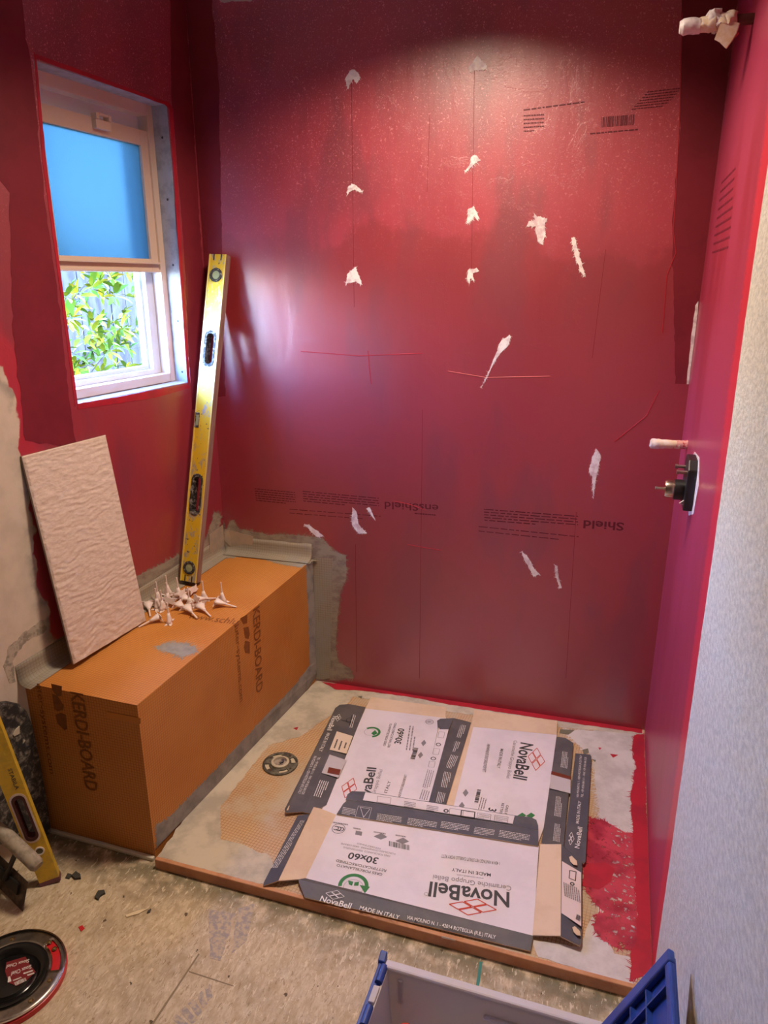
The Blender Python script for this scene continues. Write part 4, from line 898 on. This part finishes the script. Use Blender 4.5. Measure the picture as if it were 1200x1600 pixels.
# ================================================================== levelling clips
M_clip = mk('translucent_white_plastic', c(232, 216, 210), .45)
M_clip.node_tree.nodes['Principled BSDF'].inputs['Subsurface Weight'].default_value = .15; M_clip.node_tree.nodes['Principled BSDF'].inputs['Subsurface Radius'].default_value = (.01, .008, .006)
def make_clip(label, grp):
    r = thing('levelling_clip', label, 'tile clip', group=grp)
    MB().tube([(0, 0, .018), (0, 0, .030), (0, 0, .062)], [.0035, .0026, .0022], 8).build('stem', M_clip, r, True, local=True)
    vs = []; n = 14; fs = []
    for k in range(n):
        a = 2 * pi * k / n; spike = 1.0 if k % 2 else .55
        vs += [Vector((.0032 * cos(a), .0032 * sin(a), .030)), Vector((.006 * cos(a), .0045 * sin(a), .020)), Vector((.009 * cos(a) * 1.2, .006 * sin(a), .010)), Vector((.010 * cos(a) * (.7 + spike), .008 * sin(a) * (.5 + spike * .6), .0005))]
    for k in range(n):
        j = (k + 1) % n
        for i in range(3): fs.append((4 * k + i, 4 * k + i + 1, 4 * j + i + 1, 4 * j + i))
    MB().add(vs, fs).build('hood', M_clip, r, True, local=True, solid=.001)
    MB().prism([(-.022, -.008, 0), (-.010, -.010, 0), (.004, -.006, 0), (.020, -.009, 0), (.017, 0, 0), (.023, .007, 0), (.008, .010, 0), (-.006, .007, 0), (-.020, .010, 0), (-.015, 0, 0)], (0, 0, .0016)).build('foot', M_clip, r, local=True)
    return r
lab = 'white plastic levelling clip heaped in the pile below the long yellow level'
proto = make_clip(lab, 'levelling clips on the bench')
from mathutils.bvhtree import BVHTree
def tri(o, M):
    return BVHTree.FromPolygons([M @ v.co for v in o.data.vertices], [tuple(p.vertices) for p in o.data.polygons], epsilon=0)
cv = [v.co.copy() for ch in proto.children for v in ch.data.vertices]; cf = []; k_ = 0
for ch in proto.children: cf += [tuple(i + k_ for i in p.vertices) for p in ch.data.polygons]; k_ += len(ch.data.vertices)
near = [tri(o, wm(o)) for o in list(bench.children) + list(tile.children) + list(level.children) if o.name.startswith(('sealing_band', 'tile_', 'body', 'end_cap', 'edge_rib'))]
placed = []
def pose(px, py, rx, ry, rz):
    return Matrix.Translation(BT(px, py)) @ Matrix.Rotation(rz, 4, 'Z') @ Matrix.Rotation(ry, 4, 'Y') @ Matrix.Rotation(rx, 4, 'X') @ Matrix.Scale(1.15, 4)
def settle(M):
    """Lowest height at which the clip touches bench, band or another clip without passing through it."""
    low = min((M @ v - BT.P).dot(BT.n) for v in cv); z = -low + .0002; M0 = M
    for k in range(40):
        M1 = Matrix.Translation((0, 0, z)) @ M0; t = BVHTree.FromPolygons([M1 @ v for v in cv], cf)
        if not any(t.overlap(q) for q in near) and not any(t.overlap(q) for q in placed): return z + low, M1, t
        z += .0015
    return 9, M1, t
rc = random.Random(11)
pile = [(240, 944, 0), (232, 952, 1), (252, 950, 0), (256, 938, 0), (264, 944, 1), (270, 953, 1), (272, 936, 0), (278, 946, 1), (288, 938, 1), (290, 948, 0), (300, 940, 1), (308, 948, 1), (312, 940, 0), (262, 934, 0), (284, 952, 1), (247, 938, 0), (296, 934, 1)]
lone = [(265, 973, 0, 'upright white plastic levelling clip on the orange bench near the leaning tile', .4), (250, 970, 1, 'fallen white plastic levelling clip on the orange bench near the leaning tile', 2.6),
        (348, 940, 0, 'upright white plastic levelling clip standing by itself on bench, away from pile', 1.0), (338, 948, 1, 'tipped white plastic levelling clip touching the upright one away from the pile', 5.2)]
jobs = [(x, y, lie, lb_, rz) for x, y, lie, lb_, rz in lone] + [(x, y, lie, ('fallen white plastic levelling clip lying in the pile below the long yellow level' if lie else 'upright white plastic levelling clip standing in the pile below the long yellow level'), None) for x, y, lie in pile]
for i, (x, y, lie, lb_, rz) in enumerate(jobs):
    best = None
    for q_ in range(60):
        r_z = rc.uniform(0, 6.28) if rz is None else rz + rc.uniform(-.5, .5); dx, dy = (rc.uniform(-9, 9), rc.uniform(-5, 6)) if rz is None else (rc.uniform(-2, 2) * (q_ > 3), rc.uniform(-2, 2) * (q_ > 3))
        M = pose(x + dx, y + dy, radians(rc.choice((-104, 104))) if lie else 0, 0, r_z) if lie else Matrix.Translation(BT(x + dx, y + dy)) @ BT.n.to_track_quat('Z', 'X').to_matrix().to_4x4() @ Matrix.Rotation(r_z, 4, 'Z') @ Matrix.Scale(1.15, 4)
        got = settle(M)
        if best is None or got[0] < best[0]: best = got
        if best[0] < .0005: break
    o = proto if i == 0 else copy_tree(proto, Matrix())
    o.matrix_basis = best[1]; WM[o] = best[1]; placed.append(best[2]); o['label'] = lb_

# ================================================================== plumbing stubs on the red side wall
M_tape = mk('cream_masking_tape', c(214, 190, 160), .6, 0, c(226, 214, 210), 40, bump=.3, bscale=90)
M_tape2 = mk('white_tape', c(222, 214, 220), .5, 0, c(200, 190, 196), 60, bump=.4, bscale=120)
def crumple(mb, pts, r, n, amp, seed):
    pts = [Vector(p) for p in pts]; k0 = len(mb.v); q_ = []; rq = []
    for i in range(len(pts) - 1):
        for j in range(4): t = j / 4; q_.append(pts[i].lerp(pts[i + 1], t)); rq.append(r[i] + (r[i + 1] - r[i]) * t)
    mb.tube(q_ + [pts[-1]], rq + [r[-1]], n + 6)
    for i in range(k0, len(mb.v)):
        v = mb.v[i]; s = v * 75 + Vector((seed, 0, 0)); mb.v[i] = v + Vector((noise.noise(s), noise.noise(s + Vector((7, 0, 0))), noise.noise(s + Vector((0, 9, 0))))) * amp
    return mb
pp = WR(1178, 29); yv = pp.y
def atY(px, py, y): return Pl((0, y, 0), (0, 1, 0))(px, py)
e0 = atY(1062, 40, yv); e0 = Vector((e0.x, yv, pp.z - .004))
arm = thing('shower_arm_stub', 'brown pipe stub high on the wall with crumpled tape round its end', 'pipe', loc=pp)
MB().tube([pp + Vector((.004, 0, 0)), pp + Vector((-.05, 0, 0))], .011, 14).build('pipe', mk('brown_copper_pipe', c(92, 50, 48), .4, .4), arm, True)
Lp = pp.x - e0.x
P0 = lambda t, dz=0, dy=0: Vector((pp.x - Lp * t, yv + dy, pp.z + dz - .004 * t))
crumple(MB(), [P0(.22), P0(.32), P0(.45), P0(.55)], [.015, .019, .020, .014], 14, .010, 1).build('tape_bunch', M_tape, arm, True)
crumple(MB(), [P0(.5), P0(.6), P0(.75)], [.018, .016, .013], 14, .006, 4).build('tape_wrap', M_tape, arm, True)
crumple(MB(), [P0(.44, .004), P0(.52, .006), P0(.6, .002)], [.014, .022, .014], 14, .011, 14).build('tape_knot', M_tape2, arm, True)
crumple(MB(), [P0(.72), P0(.82), P0(.94), P0(1.0)], [.0145, .0165, .016, .011], 14, .003, 8).build('tape_end', M_tape2, arm, True)
tf = lambda px, py, dy=0: atY(px, py, yv - .02 + dy)
mb = MB(); q = [tf(1125, 38), tf(1138, 32), tf(1155, 36), tf(1150, 52), tf(1143, 64), tf(1134, 76), tf(1124, 66), tf(1116, 62)]
mb.prism(q, (.002, .0015, 0)).build('tape_tail', M_tape, arm)
smear('paint_dab', [(1146, 52), (1152, 46), (1155, 53), (1150, 58), (1146, 60)], Pl((0, yv - .018, 0), (0, -1, 0)), M_bright, arm, .001)
pp2 = WR(1074, 695)
stub = thing('spout_stub', 'short pipe stub wrapped in cream tape above the shower valve', 'pipe', loc=pp2)
e2_ = atY(1016, 693, pp2.y); Lq = pp2.x - e2_.x; P2 = lambda t: Vector((pp2.x + .003 - (Lq + .003) * t, pp2.y, pp2.z + (e2_.z - pp2.z) * t))
crumple(MB(), [P2(0), P2(.2), P2(.4)], [.013, .0125, .0115], 12, .002, 21).build('painted_wrap', mk('paint_smeared_tape', c(206, 150, 140), .6, 0, c(180, 40, 56), 60, lo=.48, hi=.54), stub, True)
crumple(MB(), [P2(.22), P2(.4), P2(.65), P2(.85), P2(.96), P2(1)], [.0125, .0115, .0135, .0145, .0135, .009], 12, .002, 25).build('tape_wrap', M_tape, stub, True)
crumple(MB(), [P2(.76), P2(.9), P2(.98), P2(1.01)], [.0142, .0152, .014, .009], 12, .0015, 33).build('tape_end', M_tape2, stub, True)
# valve
vc = WR(1084, 756); yv3 = vc.y
val = thing('shower_valve', 'black rough-in shower valve with a chrome stem on the red side wall', 'valve', loc=vc)
def wrp(dy, dz, dx): return Vector((.201 - dx, yv3 + dy, vc.z + dz))
def rrect(hy, hz_, cut, cy=0, cz=0): return [(cy + a * hy * (1 if k else 1 - 0), cz + b) for a, b, k in ()]
oct_ = [(-.045, -.06), (-.055, -.035), (-.055, .045), (-.035, .068), (.035, .068), (.055, .045), (.055, -.035), (.045, -.06)]
smear('plaster_patch', [(1086, 706), (1093, 715), (1092, 760), (1084, 803), (1076, 806), (1080, 715)], WR, M_spackle, val, .003, .006, .001)
MB().prism([wrp(a, b, .0) for a, b in oct_], (-.022, 0, 0)).build('plate', M_blackpl, val, bevel=.003)
RX = Matrix.Rotation(-pi / 2, 4, 'Y')
VX = lambda dy, dz: Matrix.Translation(wrp(dy, dz, 0)) @ RX
b1 = MB().lathe([(0, .022), (.026, .022), (.026, .044), (.022, .046), (0, .046)], VX(0, -.018), 24).build('collar', M_blackpl, val, True)
MB().lathe([(.0, .046), (.0225, .046), (.0225, .062), (.021, .066), (0, .066)], VX(0, -.018), 24).build('cartridge', M_chrome, val, True)
MB().lathe([(.004, .060), (.004, .086), (.0055, .087), (.0055, .090), (0, .090)], VX(0, -.018), 12).build('stem', M_chrome, val, True)
for dy in (-.03, .03):
    MB().lathe([(.0045, .022), (.0045, .040), (.006, .041), (.006, .046), (0, .046)], VX(dy, .035), 12).build('stop_screw', M_steel, val, True)
MB().tube([wrp(-.04, -.046, .022), wrp(-.047, -.04, .032), wrp(-.04, -.034, .022)], .0012, 6).build('wire_clip', M_wink, val, True)

# ================================================================== tools by the bench end
slab_px = [(74, 1300), (66, 1240), (55, 1180), (44, 1130), (35, 1108), (24, 1098), (6, 1094), (-40, 1100), (-60, 1330)]
slb = thing('mixing_tub', 'black splattered plastic tub side leaning on the plaster by the bench', 'tub', loc=at_xy(WL(30, 1310), 0))
M_splat = NT('splattered_black_plastic'); _n = M_splat.noise(38, 8, M_splat.obj, None, .75, .5)
M_splat.bump(_n, .4, .004); M_splat = M_splat.fin(M_splat.mix(M_splat.step(_n, .46, .70), c(42, 42, 44), c(150, 144, 134)), .5)
wl2 = WL.off(.004)
def clampz(p): return Vector((p.x, p.y, max(.001, p.z)))
MB().prism([clampz(wl2(*p)) for p in slab_px], WL.n * .02).build('tub_side', M_splat, slb, bevel=.008)
for px in ([(24, 1140), (30, 1134), (30, 1146), (22, 1150), (20, 1147)], [(36, 1154), (39, 1157), (35, 1162)]): smear('mortar_blob', px, WL.off(.0245), M_thin2, slb, .001, .004, .002, .003)
# short level
lf = G(80, 1376, 0); tp_ = Pl(LP(0, 0, -.088), LN)(-8, 1152)
sM = frame3(G(78, 1372, .012), tp_ - G(78, 1372, .012), Vector((.8, .6, 0)))
sfy = 1 if (sM.to_3x3() @ Vector((0, 1, 0))).dot(CAM - lf) > 0 else -1
SHW, SHT, SLL = .025, .011, .60
lev2 = thing('short_level', 'short yellow spirit level with red trim propped behind the trowel', 'spirit level', M=sM)
sfp = Pl(sM @ Vector((0, sfy * SHT, 0)), sM.to_3x3() @ Vector((0, sfy, 0)))
def sv(px, py): return sM.inverted() @ sfp(px, py)
g0, g1 = sv(48, 1312).z, sv(22, 1248).z
M_yel2 = mk('yellow_painted_aluminium', c(220, 184, 52), .4, .1, c(196, 166, 60), 40)
level_body(lev2, SHW, SHT, SLL, [(g0, g1)], .012, [M_yel2, M_yel2])
grip(lev2, g0, g1, .0165, .0105, SHT, mk('dark_red_grip', c(72, 30, 32), .6, bump=.4, bscale=200), True)
grip(lev2, g0 - .006, g1 + .006, .0205, .0162, SHT - .0008, mk('white_decal', c(214, 198, 186), .5), False)
for zc in (sv(66, 1328).z, ):
    R_ = Matrix.Translation((.004, sfy * SHT, zc)) @ Matrix.Rotation(-sfy * pi / 2, 4, 'X'); v = MB().lathe([(.0125, 0), (.0125, .002), (.009, .002), (.009, .0)], R_, 20).build('vial_bezel', M_wink, lev2, local=True); MB().lathe([(0, .0012), (.009, .001)], R_, 16).build('vial', mk('dark_vial', c(92, 96, 78), .1), v, local=True)
MB().box((0, 0, -.003), (SHW + .001, 0, 0), (0, SHT + .001, 0), (0, 0, .006)).build('end_cap', mk('plum_end_cap', c(110, 62, 72), .5), lev2, local=True)
vs_, fs_ = font_mesh('STABILA', .01); x0 = min(v.x for v in vs_); x1 = max(v.x for v in vs_); zt0, zt1 = sv(2, 1205).z, sv(13, 1238).z
sx = 1 if sfy < 0 else -1
MB().add([Vector((sx * (.004 - v.y / CAP * -.009) * 1, sfy * (SHT + .0008), zt0 + (zt1 - zt0) * (v.x - x0) / (x1 - x0))) for v in vs_], fs_).build('lettering', M_ink, lev2, local=True, recalc=False)
# trowel
tr = thing('notched_trowel', 'steel trowel with a grey handle standing on its edge beside the bench', 'trowel', loc=G(20, 1420, 0))
tA, tB = G(36, 1424, .001), G(44, 1378, .062); dirL = Vector((-.85, .30, 0)).normalized()
tn_ = (tB - tA).cross(dirL).normalized()
M_blade = mk('mud_stained_steel', c(70, 60, 54), .45, .5, c(112, 96, 84), 30, bump=.3)
MB().prism([tA, tB, tB + dirL * .26, tA + dirL * .26], tn_ * .0015).build('blade', M_blade, tr)
ha, hb = G(60, 1354, .075), G(60, 1354, .075) + dirL * .13 + Vector((0, 0, .03)); ha = G(60, 1354, .128); hb = G(12, 1308, .178)
hd = (ha - hb).normalized()
crumple(MB(), [hb - hd * .05, hb - hd * .02, hb, hb.lerp(ha, .5), ha - hd * .008, ha], [.013, .017, .0185, .019, .0185, .014], 16, .0008, 3).build('handle', mk('grey_mortar_crusted_handle', c(168, 156, 138), .8, 0, c(140, 130, 116), 60, bump=.3), tr, True)
mid = tA.lerp(tB, .55)
MB().tube([hb.lerp(ha, .35), mid + dirL * .09 + tn_ * .012], .007, 8).build('shank', mk('black_shank', c(36, 34, 34), .5), tr, True)
MB().bar(mid + dirL * .03 + tn_ * .004, mid + dirL * .2 + tn_ * .004, (tB - tA).normalized() * .012, tn_ * .004).build('blade_rib', mk('black_shank', c(36, 34, 34)), tr)

# ================================================================== closet flange on the floor
fc = G(14, 1527, .012); fc.z = 0; FR = .0905
e_ = G(101, 1520, .01); FR = (Vector((e_.x, e_.y, 0)) - fc).length
fg = thing('closet_flange', 'red and black closet flange with a steel ring lying on the floor', 'flange', loc=fc)
T_ = Matrix.Translation(fc)
M_redpl = mk('red_plastic', c(196, 34, 40), .35)
MB().lathe([(FR * .74, 0), (FR, 0), (FR + .001, .004), (FR + .001, .014), (FR - .002, .016), (FR * .74, .016)], T_, 64).build('base_ring', M_redpl, fg, True)
sl_ = [(2, 14), (20, 24), (38, 50), (56, 60)]
annulus(MB(), FR * .66, FR * .985, .0185, [(5, 15), (41, 51)], fc).build('steel_ring', M_steel, fg, True, solid=.0016)
MB().lathe([(FR * .985, .018), (FR * 1.0, .020), (FR * .97, .0205)], T_, 64).build('ring_rim', M_chrome, fg, True)
MB().lathe([(FR * .70, .0165), (FR * .69, .022), (FR * .62, .023), (FR * .55, .018), (FR * .50, .010), (FR * .46, .012), (FR * .44, .016), (FR * .40, .017), (0, .0172)], T_, 56).build('plug', mk('gloss_black_plastic', c(20, 20, 22), .18), fg, True)
for a in (10, 60, 75, 130, 190, 250, 300, 340):
    MB().lathe([(0, .0225), (.004, .022), (.006, .0195)], Matrix.Translation(fc + Vector((FR * .83 * cos(radians(a)), FR * .83 * sin(radians(a)), 0))), 10).build('screw', mk('brass_screw', c(176, 156, 110), .3, 1.0), fg)
pk = FL(.0172)
lbl = flat('paper_label', [(10, 1504), (40, 1495), (47, 1508), (56, 1519), (42, 1532), (26, 1541), (14, 1536), (8, 1518)], pk, mk('dark_red_label', c(120, 28, 34), .5), fg, .001)
text('Sioux Chief', (46, 1499), (10, 1509), (47, 1503.5), pk, M_wink, lbl, .01, .0014); text('Sioux Chief', (49, 1508), (17, 1520), (51, 1513), pk, M_wink, lbl, .01, .0014)
flat('label_block', [(13, 1527), (16, 1526), (18, 1534), (12, 1536)], pk, M_wink, lbl, .0014); greek((51, 1516), (36, 1521), (53, 1520), 2, pk, M_wink, lbl, .5, 3, .0014); greek((33, 1527), (20, 1532), (35, 1530), 2, pk, M_wink, lbl, .5, 4, .0014)
bars((24, 1541), (42, 1533), (22, 1536), pk, M_wink, lbl, lift=.0014)

# ================================================================== floor scraps
def scrap(name, label, cat, px, mat, th=.004, grp=None):
    o = smear(name, px, FL(0), mat, None, .002, .004, th, th); tag(o, label, cat, grp); return o
M_scr = mk('dark_dried_mortar', c(64, 62, 56), .9, bump=.5, bscale=150)
scrap('mortar_scrap', 'dark two-lobed mortar crumb with a thin tail by the yellow level foot', 'scrap', [(113, 1370), (119, 1364), (126, 1368), (127, 1374), (118, 1375)], M_scr, .007, 'mortar scraps')
scrap('mortar_scrap', 'small dark mortar crumb touching the bigger crumb by the yellow level foot', 'scrap', [(102, 1373), (106, 1366), (113, 1368), (108, 1374)], M_scr, .004, 'mortar scraps')
scrap('mortar_scrap', 'dark ragged mortar crumb lying alone between flange and bench', 'scrap', [(148, 1404), (154, 1394), (163, 1393), (164, 1398), (156, 1402), (153, 1407)], M_scr, .006, 'mortar scraps')
scrap('paper_chip', 'small bright red chip on the subfloor near the closet flange', 'chip', [(123, 1449), (129, 1446), (132, 1451), (127, 1456)], mk('red_chip', c(196, 30, 40), .5), .002)
scrap('wood_sliver', 'thin pale wood sliver on the subfloor', 'sliver', [(196, 1431), (215, 1424), (231, 1421), (218, 1428), (198, 1434)], mk('pale_wood', c(220, 204, 170), .7), .003)
scrap('tile_shim', 'tiny dark shim lying beside the wood sliver', 'scrap', [(231, 1424), (236, 1421), (235, 1426), (230, 1428)], M_scr, .003)

# ================================================================== lidded bin
ZR = .30
b0, b1_ = G(604, 1513, ZR), G(943, 1590, ZR)
yb_ = b0.y; xl, xr = b0.x, min(b1_.x, .082)
binn = thing('storage_bin', 'clear plastic storage bin with open blue flap lids', 'bin', loc=((xl + xr) / 2, yb_ - .28, 0))
q = NT('milky_plastic'); q.fin(c(226, 220, 226), .35); q.b.inputs['Transmission Weight'].default_value = .25; q.b.inputs['IOR'].default_value = 1.15
tt = q.n('ShaderNodeBsdfTransparent'); mx = q.n('ShaderNodeMixShader'); mx.inputs[0].default_value = .88; q.l(tt.outputs[0], mx.inputs[1]); q.l(q.b.outputs[0], mx.inputs[2]); q.l(mx.outputs[0], q.out.inputs[0])
M_milk = q.m
M_blue = mk('dark_blue_plastic', c(30, 58, 136), .38, 0, c(38, 70, 150), 20, bump=.08); 
y0_, y1_ = yb_ - .56, yb_
tp4 = [Vector((xl, y0_, ZR)), Vector((xr, y0_, ZR)), Vector((xr, y1_, ZR)), Vector((xl, y1_, ZR))]
bt4 = [Vector((xl + .03, y0_ + .03, .004)), Vector((xr - .03, y0_ + .03, .004)), Vector((xr - .03, y1_ - .03, .004)), Vector((xl + .03, y1_ - .03, .004))]
for i in range(4):
    j = (i + 1) % 4; nn = (tp4[j] - tp4[i]).cross(Vector((0, 0, 1))).normalized()
    MB().prism([bt4[i], bt4[j], tp4[j], tp4[i]], -nn * .003).build('bin_wall', M_milk, binn)
MB().prism(bt4, (0, 0, .003)).build('bin_floor', M_milk, binn)
MB().bar(Vector((xl - .004, y1_ + .006, ZR)), Vector((xr + .004, y1_ + .006, ZR)), Vector((0, .009, 0)), Vector((0, 0, .007))).build('rim', M_milk, binn, bevel=.004)
MB().bar(Vector((xl + .03, y1_ - .006, ZR - .07)), Vector((xl + .03, y1_ - .006, ZR - .012)), Vector((.005, 0, 0)), Vector((0, .003, 0))).build('wall_rib', M_milk, binn, bevel=.002)
MB().bar(Vector((xl + .19, y1_ - .010, ZR - .035)), Vector((xr - .06, y1_ - .010, ZR - .035)), Vector((0, .004, 0)), Vector((0, 0, .004))).build('handle_ledge', M_milk, binn, bevel=.003)
# left lid, hanging down outside
lidL = MB().bar(Vector((xl - .012, y0_, ZR - .004)), Vector((xl - .012, y1_ + .012, ZR - .004)), Vector((.006, 0, 0)), Vector((0, 0, .005))).build('lid_leaf', M_blue, binn, bevel=.002)
MB().prism([Vector((xl - .018, y0_, ZR - .006)), Vector((xl - .018, y1_ - .01, ZR - .006)), Vector((xl - .03, y1_ - .02, ZR - .19)), Vector((xl - .03, y0_, ZR - .19))], (.004, 0, 0)).build('lid_panel', M_blue, lidL)
MB().prism([Vector((xl - .020, y1_ + .004, ZR - .02)), Vector((xl - .020, y1_ + .026, ZR - .014)), Vector((xl - .020, y1_ + .026, ZR + .012)), Vector((xl - .020, y1_ + .006, ZR + .006))], (.014, 0, 0)).build('lid_tab', M_blue, lidL, bevel=.002)
for k in range(6):
    yy = y1_ - .035 - k * .085
    MB().tube([Vector((xl - .005, yy, ZR + .002)), Vector((xl - .005, yy + .036, ZR + .002))], .0075, 10).build('hinge_knuckle', M_blue, lidL, True)
    MB().bar(Vector((xl - .005, yy - .008, ZR + .001)), Vector((xl - .005, yy - .042, ZR + .001)), Vector((.006, 0, 0)), Vector((0, 0, .005))).build('hinge_block', M_milk, binn, bevel=.002)
# right lid, standing up against the white wall
h0 = Vector((xr + .006, y1_, ZR + .004)); oc = atY(1052, 1496, y1_); oc.x = min(oc.x, .178)
lv_ = oc - h0; lvn = lv_.normalized(); out = Vector((lvn.z, 0, -lvn.x))                     # outer side towards the wall
MB().tube([h0 + Vector((0, -.55, 0)), h0], .006, 10).build('hinge_rod', M_blue, binn, True)
W_ = lv_.length
lidR = MB().prism([h0 + lvn * .006, h0 + lvn * W_, h0 + lvn * W_ + Vector((0, -.55, 0)), h0 + lvn * .006 + Vector((0, -.55, 0))], out * .004).build('lid_leaf', M_blue, binn)
MB().prism([h0 + lvn * -.006 + Vector((0, .008, 0)), h0 + lvn * (W_ + .006) + Vector((0, .008, 0)), h0 + lvn * (W_ + .006) + Vector((0, -.016, 0)), h0 + lvn * -.006 + Vector((0, -.016, 0))], -out * .012).build('lid_end_lip', M_blue, lidR, bevel=.003)
MB().prism([h0 + lvn * (W_ - .012), h0 + lvn * (W_ + .004), h0 + lvn * (W_ + .004) + Vector((0, -.55, 0)), h0 + lvn * (W_ - .012) + Vector((0, -.55, 0))], -out * .010).build('lid_side_lip', M_blue, lidR, bevel=.003)
for f in (.22, .45, .68): MB().bar(h0 + lvn * (W_ * f) - out * .005 + Vector((0, -.02, 0)), h0 + lvn * (W_ * f) - out * .005 + Vector((0, -.54, 0)), lvn * .0016, out * .005).build('lid_rib', M_blue, lidR)
for k in range(7): MB().bar(h0 + lvn * .01 - out * .005 + Vector((0, -.05 - k * .075, 0)), h0 + lvn * (W_ - .01) - out * .005 + Vector((0, -.05 - k * .075, 0)), Vector((0, .0016, 0)), out * .005).build('lid_rib', M_blue, lidR)
MB().bar(h0 + lvn * .05 - out * .004 + Vector((0, -.05, 0)), h0 + lvn * (W_ - .02) - out * .004 + Vector((0, -.16, 0)), Vector((0, .004, 0)), out * .004).build('lid_brace', M_blue, lidR)
# red-capped bottle in the bin
bc = G(633, 1603, .235); bc = Vector((max(bc.x, xl + .056), min(bc.y, y1_ - .06), 0))
bot = thing('spray_bottle', 'white bottle with a round red cap standing inside the storage bin', 'bottle', loc=bc + Vector((0, 0, .008)))
MB().lathe([(0, .008), (.019, .008), (.021, .014), (.021, .17), (.018, .195), (.012, .205), (.012, .21)], Matrix.Translation(bc), 28).build('body', mk('white_bottle', c(220, 214, 210), .4), bot, True)
MB().lathe([(.018, .20), (.019, .205), (.019, .232), (.016, .237), (.013, .2372), (.012, .233), (0, .233)], Matrix.Translation(bc), 28).build('cap', M_redpl, bot, True)
